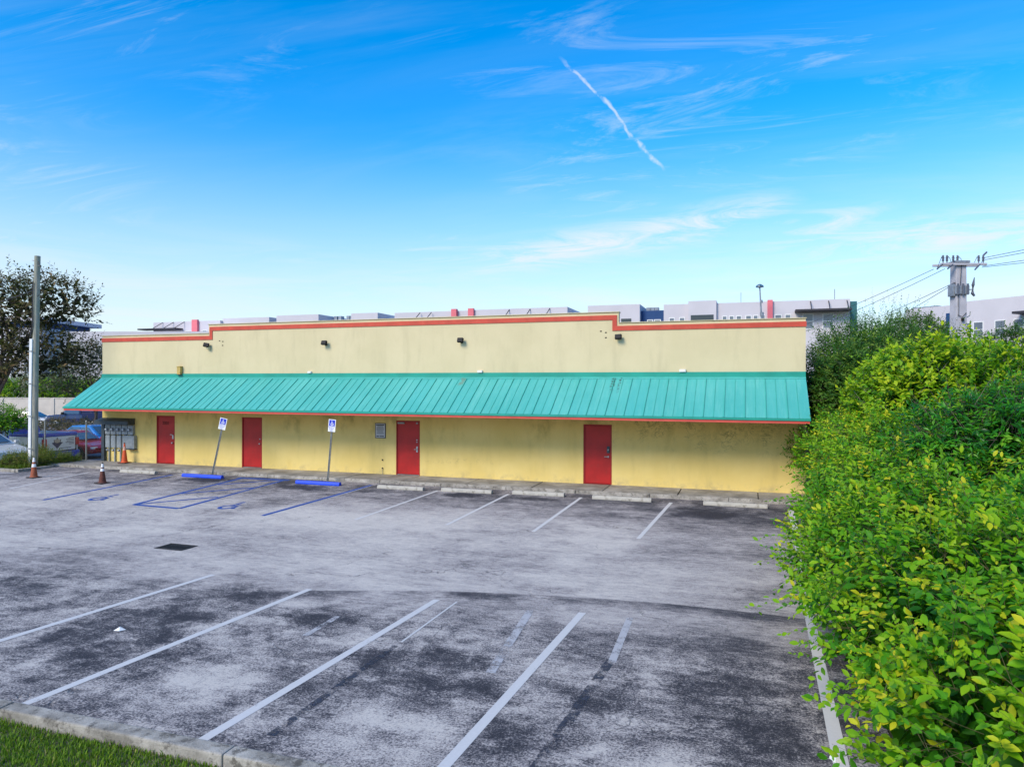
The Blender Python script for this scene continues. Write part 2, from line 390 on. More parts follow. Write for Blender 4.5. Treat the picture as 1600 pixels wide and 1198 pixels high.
# asphalt, worn sealcoat
def mat_asphalt():
    m, N, b = mat_base('worn_asphalt')
    co = N.new('ShaderNodeTexCoord').outputs['Object']
    x, y, z = N.sep(co)
    big = N.noise(co, .33, 6, .62, .4)
    drag = N.noise(N.mapping(co, rot=(0, 0, R_(3)), scale=(.22, 1.5, 1)), 1.3, 7, .66, .3)      # wheel-drawn streaks along the lane
    mid = N.noise(co, 1.5, 10, .74, .3)
    fine = N.noise(co, 38, 5, .8)
    grit = N.noise(co, 130, 2, .6)
    ywob = N.math('ADD', y, N.math('MULTIPLY', N.math('SUBTRACT', big, .5), 3.0))
    lane = N.math('MULTIPLY', N.range(ywob, -14.6, -12.6), N.range(ywob, -4.2, -7.0))
    near = N.range(ywob, -13.2, -15.2)
    rightd = N.range(N.math('ADD', x, N.math('MULTIPLY', N.math('SUBTRACT', mid, .5), 2.2)), -3.4, .4)
    t = N.math('ADD', N.math('MULTIPLY', N.math('SUBTRACT', big, .5), 1.1), .535)
    t = N.math('ADD', t, N.math('MULTIPLY', N.math('SUBTRACT', drag, .5), .65))
    t = N.math('ADD', t, N.math('MULTIPLY', N.math('SUBTRACT', mid, .5), N.math('ADD', .85, N.math('MULTIPLY', near, 1.9))))
    t = N.math('ADD', t, N.math('MULTIPLY', lane, .24))
    crisp = N.noise(N.mapping(co, rot=(0, 0, R_(-4)), scale=(.55, 1.5, 1)), 7.5, 9, .78, .2)
    t = N.math('ADD', t, N.math('MULTIPLY', N.math('SUBTRACT', crisp, .5), 1.25))
    stain = N.math('MULTIPLY', N.range(ywob, -5.6, -2.6), N.range(N.noise(co, .9, 7, .7), .36, .60))
    t = N.math('SUBTRACT', t, N.math('MULTIPLY', stain, .26))
    t = N.math('SUBTRACT', t, N.math('MULTIPLY', near, .06))
    t = N.math('SUBTRACT', t, N.math('MULTIPLY', rightd, .20))
    # dark oil trails in the stalls
    def spot(cx, cy, rx, ry, k):
        ex = N.math('DIVIDE', N.math('SUBTRACT', x, cx), rx); ey = N.math('DIVIDE', N.math('SUBTRACT', y, cy), ry)
        d = N.math('ADD', N.math('MULTIPLY', ex, ex), N.math('MULTIPLY', ey, ey))
        d = N.math('ADD', d, N.math('MULTIPLY', N.math('SUBTRACT', mid, .5), 1.6))
        return N.math('MULTIPLY', N.range(d, 1.0, .15), k)
    for a in ((-9.0, -16.6, 1.2, 1.6, -.42), (-6.6, -15.2, .9, 1.1, -.22), (-4.0, -16.3, 1.3, .8, -.28), (-9.1, -3.1, .9, .5, -.45), (-6.5, -3.0, .9, .4, -.25),
              (-6.4, -17.6, .85, 1.1, .42), (-3.6, -18.2, 1.0, .9, .40), (-.6, -18.2, .9, 1.0, .25), (-1.4, -3.8, 1.3, 1.0, -.28), (-19.8, -2.9, 1.3, .5, -.4), (-15.0, -3.3, 1.4, .6, -.35),
              (-3.9, -5.3, 1.1, 1.3, -.16), (-14.3, -6.2, .9, 1.4, -.22), (-.9, -16.4, 1.4, .7, -.16)):
        t = N.math('ADD', t, spot(*a))
    # edge of an older sealcoat: a dark band bending across the front stalls
    yb = N.math('ADD', -12.15, N.math('MULTIPLY', N.math('MULTIPLY', N.math('ADD', x, .8), N.math('ADD', x, .8)), -.031))
    bd = N.math('SUBTRACT', yb, y)
    band_ = N.math('MULTIPLY', N.range(bd, -.02, .03), N.range(bd, .75, .10))
    band_ = N.math('MULTIPLY', band_, N.math('MULTIPLY', N.range(x, -10.0, -7.8), N.range(N.noise(co, .7, 3), .30, .52)))
    t = N.math('SUBTRACT', t, N.math('MULTIPLY', band_, .40))
    # grit breaks the worn patches up
    t = N.math('ADD', t, N.math('MULTIPLY', N.math('SUBTRACT', fine, .5), N.math('ADD', 1.3, N.math('MULTIPLY', near, 1.9))))
    c = N.ramp(t, [(0.0, (.034, .032, .038)), (.22, (.080, .074, .081)), (.44, (.22, .196, .188)), (.66, (.40, .355, .332)), (1.0, (.60, .54, .475))])
    c = N.mix(N.math('MULTIPLY', N.range(grit, .58, .70), .55), c, (.04, .04, .05))
    c = N.mix(N.math('MULTIPLY', N.range(grit, .40, .28), .35), c, (.58, .55, .50))
    # cracks
    cv = N.new('ShaderNodeTexVoronoi', feature='DISTANCE_TO_EDGE'); cv.inputs['Scale'].default_value = .24
    wv = N.new('ShaderNodeTexNoise'); wv.inputs['Scale'].default_value = 1.4; wv.inputs['Detail'].default_value = 6
    N.put(wv.inputs['Vector'], co)
    N.put(cv.inputs['Vector'], N.vmath('ADD', co, N.vmath('MULTIPLY', N.vmath('SUBTRACT', wv.outputs['Color'], (.5, .5, .5)), (1.6, 1.6, 0))))
    crk = N.math('MULTIPLY', N.range(cv.outputs['Distance'], .0035, .0008), N.range(N.noise(co, .42, 3), .44, .56))
    c = N.mix(N.math('MULTIPLY', crk, .55), c, (.035, .035, .04))
    # small gum and tar dots
    vd = N.new('ShaderNodeTexVoronoi', feature='F1'); vd.inputs['Scale'].default_value = 1.3; N.put(vd.inputs['Vector'], co)
    sc_ = N.sep(vd.outputs['Color'])
    dots = N.math('MULTIPLY', N.range(vd.outputs['Distance'], N.math('MULTIPLY', sc_[0], .075), .0), N.math('GREATER_THAN', sc_[1], .6))
    c = N.mix(N.math('MULTIPLY', dots, .7), c, (.04, .04, .045))
    N.put(b.inputs['Base Color'], c); b.inputs['Roughness'].default_value = .86; b.inputs['Specular IOR Level'].default_value = .25
    bp = N.new('ShaderNodeBump'); bp.inputs['Strength'].default_value = .5; bp.inputs['Distance'].default_value = .012
    N.put(bp.inputs['Height'], N.math('ADD', fine, N.math('MULTIPLY', crk, -2.0))); N.put(b.inputs['Normal'], bp.outputs[0])
    return m
M['asphalt'] = mat_asphalt()

def mat_linepaint(name, col, wear=.45, scale=5):
    m, N, b = mat_base(name)
    co = N.new('ShaderNodeTexCoord').outputs['Object']
    n = N.math('ADD', N.math('MULTIPLY', N.noise(co, scale, 6, .7), .65), N.math('MULTIPLY', N.noise(co, 60, 3, .7), .35))
    n2 = N.noise(co, 1.2, 3)
    a = N.range(N.math('ADD', n, N.math('MULTIPLY', N.math('SUBTRACT', n2, .5), .35)), wear - .09, wear + .07)
    c = N.mix(N.noise(co, 30, 4), tuple(k * .82 for k in col), col)
    N.put(b.inputs['Base Color'], c); b.inputs['Roughness'].default_value = .7
    N.put(b.inputs['Alpha'], a)
    return m
M['line_w'] = mat_linepaint('white_line_paint', (.66, .63, .60), .31)
M['line_w_old'] = mat_linepaint('faded_white_line_paint', (.50, .48, .48), .47)
M['line_b'] = mat_linepaint('blue_line_paint', (.012, .075, .34), .34)
M['line_dark'] = mat_linepaint('blacked_out_line_paint', (.045, .047, .065), .53)

def mat_walk():
    m, N, b = mat_base('sidewalk_concrete')
    co = N.new('ShaderNodeTexCoord').outputs['Object']
    geo = N.new('ShaderNodeNewGeometry').outputs['Position']
    n = N.noise(geo, 1.1, 7, .68); f = N.noise(geo, 40, 3)
    c = N.mix(N.range(n, .32, .68), (.16, .145, .125), (.37, .345, .31))
    c = N.mix(N.math('MULTIPLY', N.range(f, .55, .7), .25), c, (.12, .11, .10))
    d = N.noise(N.mapping(geo, scale=(.5, 2.2, 1)), 1.7, 6, .7)
    c = N.mix(N.math('MULTIPLY', N.range(d, .54, .72), .65), c, (.075, .068, .060))
    N.put(b.inputs['Base Color'], c); b.inputs['Roughness'].default_value = .9
    bp = N.new('ShaderNodeBump'); bp.inputs['Strength'].default_value = .35; bp.inputs['Distance'].default_value = .01
    N.put(bp.inputs['Height'], f); N.put(b.inputs['Normal'], bp.outputs[0])
    return m
M['walk'] = mat_walk()

def mat_kerb():
    m, N, b = mat_base('kerb_concrete')
    geo = N.new('ShaderNodeNewGeometry').outputs['Position']
    n = N.noise(geo, 2.0, 8, .7); f = N.noise(geo, 60, 3)
    c = N.mix(N.range(n, .3, .66), (.19, .17, .14), (.47, .43, .37))
    c = N.mix(N.math('MULTIPLY', N.range(N.noise(geo, 6, 8, .78), .50, .64), .8), c, (.065, .055, .042))
    c = N.mix(N.math('MULTIPLY', N.range(f, .57, .7), .3), c, (.12, .11, .10))
    N.put(b.inputs['Base Color'], c); b.inputs['Roughness'].default_value = .92
    bp = N.new('ShaderNodeBump'); bp.inputs['Strength'].default_value = .6; bp.inputs['Distance'].default_value = .012
    N.put(bp.inputs['Height'], N.math('ADD', f, n)); N.put(b.inputs['Normal'], bp.outputs[0])
    return m
M['kerb'] = mat_kerb()

def mat_ground():
    m, N, b = mat_base('ground_soil_grass')
    geo = N.new('ShaderNodeNewGeometry').outputs['Position']
    n = N.noise(geo, .5, 7, .65); f = N.noise(geo, 9, 5, .7)
    c = N.mix(N.range(n, .36, .62), (.075, .085, .03), (.13, .115, .075))
    c = N.mix(N.math('MULTIPLY', N.range(f, .5, .7), .5), c, (.045, .055, .02))
    N.put(b.inputs['Base Color'], c); b.inputs['Roughness'].default_value = .95
    return m
M['ground'] = mat_ground()
M['road'] = simple('grey_road', (.21, .20, .22), .9, var=.12, scale=.6)
M['sand'] = simple('sandy_verge', (.42, .36, .28), .95, var=.15, scale=1.2)

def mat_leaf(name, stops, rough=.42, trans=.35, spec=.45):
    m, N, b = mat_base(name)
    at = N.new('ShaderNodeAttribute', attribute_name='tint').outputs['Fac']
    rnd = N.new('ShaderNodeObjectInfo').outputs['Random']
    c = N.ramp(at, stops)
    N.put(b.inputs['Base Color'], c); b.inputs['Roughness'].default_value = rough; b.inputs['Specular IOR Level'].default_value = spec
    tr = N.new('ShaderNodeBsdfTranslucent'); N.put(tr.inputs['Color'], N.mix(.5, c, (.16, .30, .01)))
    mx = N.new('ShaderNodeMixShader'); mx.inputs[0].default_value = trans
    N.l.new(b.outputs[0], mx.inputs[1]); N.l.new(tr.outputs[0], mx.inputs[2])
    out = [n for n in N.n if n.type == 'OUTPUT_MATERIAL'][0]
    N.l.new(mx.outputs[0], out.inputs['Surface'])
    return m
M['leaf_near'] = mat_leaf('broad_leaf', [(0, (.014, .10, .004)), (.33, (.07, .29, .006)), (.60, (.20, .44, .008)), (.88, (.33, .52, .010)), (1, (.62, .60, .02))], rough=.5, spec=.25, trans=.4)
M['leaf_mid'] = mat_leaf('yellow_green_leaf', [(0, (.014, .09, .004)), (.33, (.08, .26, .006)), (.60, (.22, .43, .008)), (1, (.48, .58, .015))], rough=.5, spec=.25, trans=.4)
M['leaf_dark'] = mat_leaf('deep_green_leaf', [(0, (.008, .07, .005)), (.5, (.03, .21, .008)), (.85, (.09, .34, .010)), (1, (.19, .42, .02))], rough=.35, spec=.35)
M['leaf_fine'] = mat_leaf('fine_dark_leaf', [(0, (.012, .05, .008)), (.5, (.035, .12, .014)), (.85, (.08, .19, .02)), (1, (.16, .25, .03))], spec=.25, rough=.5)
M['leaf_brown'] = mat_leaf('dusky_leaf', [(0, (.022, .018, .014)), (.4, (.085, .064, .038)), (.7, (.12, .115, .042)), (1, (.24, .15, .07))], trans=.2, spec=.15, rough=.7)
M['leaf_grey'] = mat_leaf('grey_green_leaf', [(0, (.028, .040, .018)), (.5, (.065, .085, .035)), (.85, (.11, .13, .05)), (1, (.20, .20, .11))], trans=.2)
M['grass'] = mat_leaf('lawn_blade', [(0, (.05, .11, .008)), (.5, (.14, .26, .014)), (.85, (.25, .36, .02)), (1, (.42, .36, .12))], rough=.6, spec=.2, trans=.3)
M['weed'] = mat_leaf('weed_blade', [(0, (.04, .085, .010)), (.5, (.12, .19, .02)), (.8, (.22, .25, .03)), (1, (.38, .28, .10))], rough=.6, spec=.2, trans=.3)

# ------------------------------------------------------------------ lot levels
YV = -11.5
def lotz(y):
    return -0.12 + 0.020 * (y + 1.95) if y > YV else -0.12 + 0.020 * (YV + 1.95) - 0.026 * (y - YV)

# ================================================================== SETTING
def sheet(name, x0, x1, y0, y1, z, mat, parent=None):
    o = link(name, np_mesh(name, np.array([(x0, y0, z), (x1, y0, z), (x1, y1, z), (x0, y1, z)]), np.array([[0, 1, 2, 3]]), mat), parent)
    return o
tag(sheet('ground', -1500, 1500, -1500, 1500, -0.46, M['ground']), kind='structure')
tag(sheet('road', -130, -30.5, 9.5, 27, -0.44, M['road']), kind='structure')
tag(sheet('yard_paving', -60, -29.2, 0.3, 9.4, -0.448, M['road']), kind='structure')

# parking lot: a shallow V draining to its middle
xs = [-45.0, -28.85, -20, -10, 0, 1.45]
ys = [-19.15, -15, YV, -7.5, -3.40, -1.60]
V, F = [], []
for y in ys:
    for x in xs: V.append((x, y, lotz(y)))
for j in range(len(ys) - 1):
    for i in range(len(xs) - 1):
        if j == len(ys) - 2 and i == 0: continue
        a = j * len(xs) + i; F.append((a, a + 1, a + 1 + len(xs), a + len(xs)))
lot = link('parking_lot', np_mesh('parking_lot', np.array(V), np.array(F), M['asphalt'])); tag(lot, kind='structure')

def strip(name, pts, width, mat, lift=.004, parent=lot):
    """painted stripe through pts [(x,y),...]; follows the fall of the lot"""
    out = []
    for (xa, ya), (xb, yb) in zip(pts[:-1], pts[1:]):
        lo, hi = sorted((ya, yb))
        if lo < YV < hi:
            t = (YV - ya) / (yb - ya); out += [((xa, ya), (xa + t * (xb - xa), YV)), ((xa + t * (xb - xa), YV), (xb, yb))]
        else: out.append(((xa, ya), (xb, yb)))
    V, F = [], []
    for (xa, ya), (xb, yb) in out:
        d = Vector((xb - xa, yb - ya)); n = Vector((-d.y, d.x)).normalized() * width / 2
        b = len(V)
        for (x, y, s) in ((xa, ya, 1), (xa, ya, -1), (xb, yb, -1), (xb, yb, 1)):
            px, py = x + n.x * s, y + n.y * s; V.append((px, py, lotz(py) + lift))
        F.append((b, b + 1, b + 2, b + 3))
    return link(name, np_mesh(name, np.array(V), np.array(F), mat), parent)

W_ = .105
for xa, ya, xb, yb in ((-10.42, -7.55, -10.19, -2.5), (-7.71, -7.4, -7.63, -2.4), (-5.25, -7.45, -5.16, -2.3), (-2.56, -7.4, -2.28, -2.35), (-25.1, -6.6, -25.97, -2.6)):
    strip('painted_line', [(xa, ya), (xb, yb)], W_, M['line_w'])
for xa, ya, xb, yb in ((-10.33, -18.9, -10.19, -13.3), (-7.92, -19.1, -7.76, -13.55), (-5.38, -19.1, -5.25, -13.35), (-2.81, -19.1, -2.64, -13.2)):
    strip('painted_line', [(xa, ya), (xb, yb)], .125, M['line_w'])
strip('painted_line', [(1.20, -2.5), (1.12, -7.2), (.98, -12), (.84, -19.1)], .15, M['line_w'])
strip('faded_line', [(-4.82, -15.55), (-4.87, -13.35)], .035, M['line_w'])
strip('faded_line', [(-3.19, -16.2), (-3.5, -13.4)], .13, M['line_w_old'])
strip('faded_line', [(-1.76, -15.3), (-1.84, -13.2)], .11, M['line_w_old'])
strip('faded_line', [(-6.3, -15.8), (-6.36, -14.8)], .10, M['line_w_old'])
strip('blacked_out_line', [(-1.98, -18.9), (-1.79, -15.2)], .13, M['line_dark'])
strip('blacked_out_line', [(-4.78, -18.6), (-4.83, -15.7)], .10, M['line_dark'])
for xa, ya, xb, yb in ((-21.79, -7.9, -22.04, -2.2), (-13.28, -7.85, -13.0, -2.1)):
    strip('blue_painted_line', [(xa, ya), (xb, yb)], .15, M['line_b'])
    strip('painted_line', [(xa + .12 + .1, ya + 2.0), (xb + .11, yb + .5)], .06, M['line_w_old'])
isl = [(-18.28, -7.62), (-16.42, -7.70), (-16.80, -2.05), (-18.72, -2.15)]
for a, b in ((0, 1), (1, 2), (3, 0)):
    strip('blue_painted_line', [isl[a], isl[b]], .16, M['line_b'])
strip('blue_painted_line', [(-18.9, -2.1), (-16.6, -2.02)], .26, M['line_b'], .005)
for k in range(3):
    y0 = -7.5 + k * 1.9
    strip('blue_painted_line', [(-18.22 - .12 * k, y0), (-16.68 - .1 * k, y0 + 1.75)], .13, M['line_b'], .0045)
strip('painted_line', [(-16.60, -6.4), (-16.66, -2.7)], .05, M['line_w_old'])
strip('painted_line', [(-19.2, -6.0), (-18.9, -2.7)], .06, M['line_w_old'])

def ring2d(cx, cy, ro, ri, a0, a1, n=18):
    V, F = [], []
    for i in range(n + 1):
        t = a0 + (a1 - a0) * i / n
        for r in (ro, ri): V.append((cx + r * math.cos(t), cy + r * math.sin(t)))
    for i in range(n): F.append((2 * i, 2 * i + 2, 2 * i + 3, 2 * i + 1))
    return V, F
def wheelchair_polys():
    V, F = [], []
    def add(v, f):
        b = len(V); V.extend(v); F.extend([tuple(b + i for i in q) for q in f])
    def bar(p, q, w):
        d = Vector((q[0] - p[0], q[1] - p[1])); n = Vector((-d.y, d.x)).normalized() * w / 2
        add([(p[0] + n.x, p[1] + n.y), (p[0] - n.x, p[1] - n.y), (q[0] - n.x, q[1] - n.y), (q[0] + n.x, q[1] + n.y)], [(0, 1, 2, 3)])
    add(*ring2d(-.02, -.22, .30, .17, R_(95), R_(372)))
    add(*ring2d(-.06, .50, .085, .0, 0, 2 * math.pi, 12))
    bar((-.06, .40), (-.03, -.02), .10); bar((-.04, .18), (.20, .18), .07); bar((-.07, -.03), (.24, -.03), .10)
    bar((.22, -.01), (.34, -.36), .09); bar((.32, -.37), (.44, -.33), .07)
    return V, F
WV, WF = wheelchair_polys()
def floor_symbol(cx, cy, s, sy):
    V = [(cx + x * s, cy + y * sy, lotz(cy + y * sy) + .0045) for x, y in WV]
    me = bpy.data.meshes.new('accessible_symbol'); me.from_pydata(V, [], WF); me.materials.append(M['line_b'])
    return link('accessible_symbol', me, lot)
floor_symbol(-20.25, -6.95, .85, 1.05); floor_symbol(-15.15, -6.85, .85, 1.05)

# storm drain in the valley of the lot
dr = empty('storm_drain', (-12.87, -11.5, lotz(YV)), 'dark rectangular iron storm drain grate set in the middle of the asphalt', 'drain')
fr = MB(); w2, d2 = .40, .27
fr.box(-w2, w2, -d2, -d2 + .035, 0.002, .014).box(-w2, w2, d2 - .035, d2, 0.002, .014).box(-w2, -w2 + .035, -d2 + .036, d2 - .036, .002, .014).box(w2 - .035, w2, -d2 + .036, d2 - .036, .002, .014)
fr.build('frame', M['rubber'], dr)
MB().box(-w2 + .036, w2 - .036, -d2 + .036, d2 - .036, 0.0015, .003).build('shade_plate', simple('drain_dark', (.008, .009, .014), .9), dr)  # thin near-black plate paints the shade of the pit below the bars
for i in range(13):
    x = -w2 + .065 + i * (2 * w2 - .13) / 12
    MB().box(x - .012, x + .012, -d2 + .037, d2 - .037, .0035, .012).build('bar', M['rubber'], dr)

# sidewalk: slabs with open joints, on a bed
bed = MB().box(-29.6, 1.9, -1.60, .02, -.4, -.03)
walk = bed.build('sidewalk', M['rubber']); tag(walk, kind='structure')
edges = [1.9, .31] + [.31 - 2.47 * k for k in range(1, 12)] + [-28.2, -29.6]
for a, b in zip(edges[:-1], edges[1:]):
    MB().box(b + .016, a - .016, -1.50, -.001, -.029, random.uniform(-.004, .004)).build('slab', M['walk'], walk, bevel=.008, seg=1)
xk = 1.9
while xk > -29.6:
    L = min(2.47, xk + 29.6)
    MB().box(xk - L + .006, xk - .006, -1.66, -1.505, -.30, -.004 + random.uniform(-.006, .002)).build('kerb_stone', M['kerb'], walk, bevel=.025)
    xk -= L

# front kerb between lawn and lot
kz = lotz(-19.15)
fk = MB().box(-34, 7.0, -19.30, -19.04, -.45, -.30).build('front_kerb', M['kerb']); tag(fk, kind='structure')
xk = 7.0
cuts = [7.0, 4.0, 1.0, -2.0, -4.86, -7.9, -10.9, -13.9, -16.9, -20, -23, -26, -30, -34]
for a, b in zip(cuts[:-1], cuts[1:]):
    MB().box(b + .006, a - .006, -19.22, -19.03, -.298, kz + .085 + random.uniform(-.004, .004)).build('kerb_stone', M['kerb'], fk, bevel=.022)
# left kerb along the verge
lk = MB().box(-29.10, -28.86, -3.6, -1.7, -.45, -.25).build('verge_kerb', M['kerb']); tag(lk, kind='structure')
MB().box(-29.02, -28.86, -3.5, -1.68, -.249, -.03).build('kerb_stone', M['kerb'], lk, bevel=.02)
for k in range(4):
    MB().box(-29.03 - 2.4 * (k + 1), -29.04 - 2.4 * k, -3.52, -3.36, -.40, -.035).build('kerb_stone', M['kerb'], lk, bevel=.02)
strip('painted_line', [(-28.9, -3.65), (-34.0, -8.2)], .11, M['line_w'])
# verge soil behind the left kerb and lawn bed in front
vg = MB().box(-46, -29.06, -3.35, -.05, -.45, -.08).build('verge', M['ground']); tag(vg, kind='structure')
lw = MB().box(-34, 7.0, -30, -19.23, -.45, -.16).build('lawn_soil', M['ground']); tag(lw, kind='structure')
hb = MB().box(1.47, 9.0, -19.14, -.05, -.45, -.14).build('hedge_bed', M['ground']); tag(hb, kind='structure')

# ------------------------------------------------------------------ grass
def blades(name, P, H, width, mat, lean=.5, parent=None, tint=None, label=None, cat=None):
    n = len(P); a = rng.uniform(0, 2 * np.pi, n)
    d = np.stack([np.cos(a), np.sin(a), np.zeros(n)], 1); s = np.stack([-np.sin(a), np.cos(a), np.zeros(n)], 1)
    ln = rng.uniform(.1, lean, n)[:, None] * H[:, None]; z = np.array([0, 0, 1.0]); w = (width * rng.uniform(.6, 1.3, n))[:, None]
    v0, v1 = P - s * w, P + s * w
    m_ = P + d * ln * .35 + z * H[:, None] * .6; v2, v3 = m_ - s * w * .8, m_ + s * w * .8
    v4 = P + d * ln + z * (H[:, None] * rng.uniform(.75, 1.0, n)[:, None])
    V = np.stack([v0, v1, v2, v3, v4], 1).reshape(-1, 3); b = np.arange(n)[:, None] * 5
    F = np.concatenate([b + np.array([[0, 1, 3]]), b + np.array([[0, 3, 2]]), b + np.array([[2, 3, 4]])], 0)
    t = rng.beta(2, 2.2, n) if tint is None else tint
    o = link(name, np_mesh(name, V, F, mat, attr=np.concatenate([t, t, t])), parent)
    return tag(o, label, cat, kind='stuff')
n = 125000
gx = rng.uniform(-12.0, 1.0, n); gy = rng.uniform(-22.2, -19.23, n)
keep = (gy > -21.6) | (rng.random(n) < .4); gx, gy = gx[keep], gy[keep]
gp = np.stack([gx, gy, np.full(len(gx), -.16)], 1)
cl_ = .5 + .5 * np.sin(gx * 3.1 + np.sin(gy * 2.7) * 2) * np.sin(gy * 4.3 + 1.3 * np.sin(gx * 1.9))
gt = np.clip(rng.beta(2, 2, len(gx)) * .7 + .28 * cl_ - .05, 0, .93); dry = rng.random(len(gx)) < .035; gt[dry] = 1.0
blades('grass', gp, rng.uniform(.03, .075, len(gx)) * (.75 + .5 * cl_), .0048, M['grass'], .9, tint=gt, label='short green lawn in front of the near concrete kerb', cat='grass')
n = 16000
wx = rng.uniform(-36, -29.1, n); wy = rng.uniform(-3.3, -.15, n)
cw = .5 + .5 * np.sin(wx * 2.1) * np.cos(wy * 2.9 + wx)
blades('verge_weeds', np.stack([wx, wy, np.full(n, -.08)], 1), rng.uniform(.08, .24, n) * (.5 + .9 * cw), .010, M['weed'], .9, label='rough grass and weeds on the verge round the wooden pole', cat='weeds')
n = 5000
wx = rng.uniform(1.5, 2.2, n); wy = rng.uniform(-19, -.5, n)
blades('hedge_weeds', np.stack([wx, wy, np.full(n, -.14)], 1), rng.uniform(.06, .22, n), .006, M['weed'], .9, label='thin weeds along the foot of the hedge', cat='weeds')

# ================================================================== MAIN BUILDING
XL, XR = -28.2386, 1.779
ZR, ZRU, ZF = 5.624, 6.008, 3.99
XSL, XSR = -22.14, -4.406
BD = 17.0
bld = empty('commercial_building', (XL, 0, 0), 'low yellow commercial building with stepped parapet, teal metal awning and four red doors', 'building')
bld.location = (0, 0, 0)
DOORS = [-25.0752, -20.4573, -13.1203, -5.6133]; DW, DH = 1.0305, 2.13
# lower wall with real door openings
lwall = MB(); x = XL
for dx_ in DOORS:
    lwall.box(x, dx_, 0, .25, -.3, 2.9); lwall.box(dx_, dx_ + DW, 0, .25, DH, 2.9); x = dx_ + DW
lwall.box(x, XR, 0, .25, -.3, 2.9)
lwall.build('lower_wall', M['lower'], bld)
MB().box(XL, XR, -.002, .248, 2.9, ZR + .10).build('upper_wall', M['upper'], bld)
MB().box(XSL - .06, XSR + .06, -.002, .248, ZR + .1005, ZRU + .10).build('raised_parapet', M['upper'], bld)
MB().box(XL, XL + .25, .252, BD, -.3, ZR + .098).build('side_wall', M['upper'], bld)
MB().box(XR - .25, XR, .252, BD, -.3, ZR + .098).build('side_wall', M['upper'], bld)
MB().box(XL + .252, XR - .252, BD - .25, BD, -.3, ZR + .098).build('rear_wall', M['upper'], bld)
MB().box(XL + .253, XR - .253, .25, BD - .252, 4.75, 4.9).build('flat_roof', simple('roof_membrane', (.45, .44, .42), .9), bld)
rb = MB(); BH = .168
rb.box(XL - .02, XSL, -.03, -.0025, ZR - BH, ZR).build('red_band', M['redband'], bld)
MB().box(XSR, XR + .02, -.03, -.0025, ZR - BH, ZR).build('red_band', M['redband'], bld)
MB().box(XSL + .0005, XSR - .0005, -.0305, -.0025, ZRU - BH, ZRU).box(XSL + .0005, XSL + .15, -.0305, -.0025, ZR - BH, ZRU - BH - .0005).box(XSR - .16, XSR - .0005, -.0305, -.0025, ZR - BH, ZRU - BH - .0005).build('red_band', M['redband'], bld)
# coping
MB().box(XL - .03, XSL - .061, -.045, .28, ZR + .0985, ZR + .125).build('coping', M['upper'], bld, bevel=.006, seg=1)
MB().box(XSR + .061, XR + .03, -.045, .28, ZR + .1012, ZR + .125).build('coping', M['upper'], bld, bevel=.006, seg=1)
MB().box(XSL - .09, XSR + .09, -.046, .28, ZRU + .101, ZRU + .126).build('coping', M['upper'], bld, bevel=.006, seg=1)

# awning
EY, EZ = -1.957, 2.55
TY, TZ = -.05, 3.80
aw = empty('awning', (0, 0, 0)); aw.parent = bld
AX0, AX1 = XL, XR
MB().box(AX0, AX1, -.05, -.003, TZ - .02, ZF).build('wall_flashing', M['flash'], aw, bevel=.006, seg=1)
MB().box(AX0, AX1, -.085, -.0505, TZ - .01, TZ + .035).build('flashing_lip', M['seam'], aw)
sl = math.hypot(EY - TY, EZ - TZ); sdir = Vector((0, EY - TY, EZ - TZ)).normalized(); snrm = Vector((0, -sdir.z, sdir.y))
if snrm.z < 0: snrm = -snrm
def slab_on_slope(mb, x0, x1, s0, s1, h0, h1):
    """a bar lying on the awning slope"""
    P = lambda x, s, h: Vector((x, TY, TZ)) + sdir * s + snrm * h
    vs_ = [P(x, s, h) for h in (h0, h1) for s in (s0, s1) for x in (x0, x1)]
    return mb.add(vs_, [(0, 2, 3, 1), (4, 5, 7, 6), (0, 1, 5, 4), (2, 6, 7, 3), (0, 4, 6, 2), (1, 3, 7, 5)])
x = 1.15; seams = []
while x > AX0 + .1: seams.append(x); x -= .6235
bounds = [AX1] + seams + [AX0]
for a, b in zip(bounds[:-1], bounds[1:]):
    p = slab_on_slope(MB(), b + .001, a - .001, .0, sl, -.02, random.uniform(-.001, .0015)).build('roof_panel', M['awning'], aw)
    if a - b > .5: slab_on_slope(MB(), (a + b) / 2 - .009, (a + b) / 2 + .009, .10, sl, .0025, .012).build('rib', M['seam'], p)
sm = slab_on_slope(MB(), -.012, .012, .085, sl + .012, .002, .028).mesh('standing_seam', M['seam'])
for x in seams:
    o = link('standing_seam', sm, aw); o.location.x = x
slab_on_slope(MB(), AX0, AX1, .0, .10, .0045, .0125).build('top_trim', M['awning'], aw)
MB().box(AX0 - .005, AX1 + .005, EY - .035, EY - .004, EZ - .075, EZ - .004).build('drip_edge', M['flash'], aw)
MB().box(AX0 + .02, AX1 - .02, EY - .002, EY + .05, EZ - .16, EZ - .03).build('red_fascia', M['coral'], aw)
MB().box(AX0 + .02, AX1 - .02, EY + .051, -.003, EZ - .15, EZ - .125).build('soffit', simple('soffit_paint', (.52, .46, .25), .8), aw)
for xx in (AX0 + .001, AX1 - .04):
    MB().prism([(TY, TZ - .03), (EY + .0505, EZ - .04), (EY + .0505, EZ - .124), (TY, EZ - .124)], 'x', xx, xx + .039).build('gable_end', M['lower'], aw)

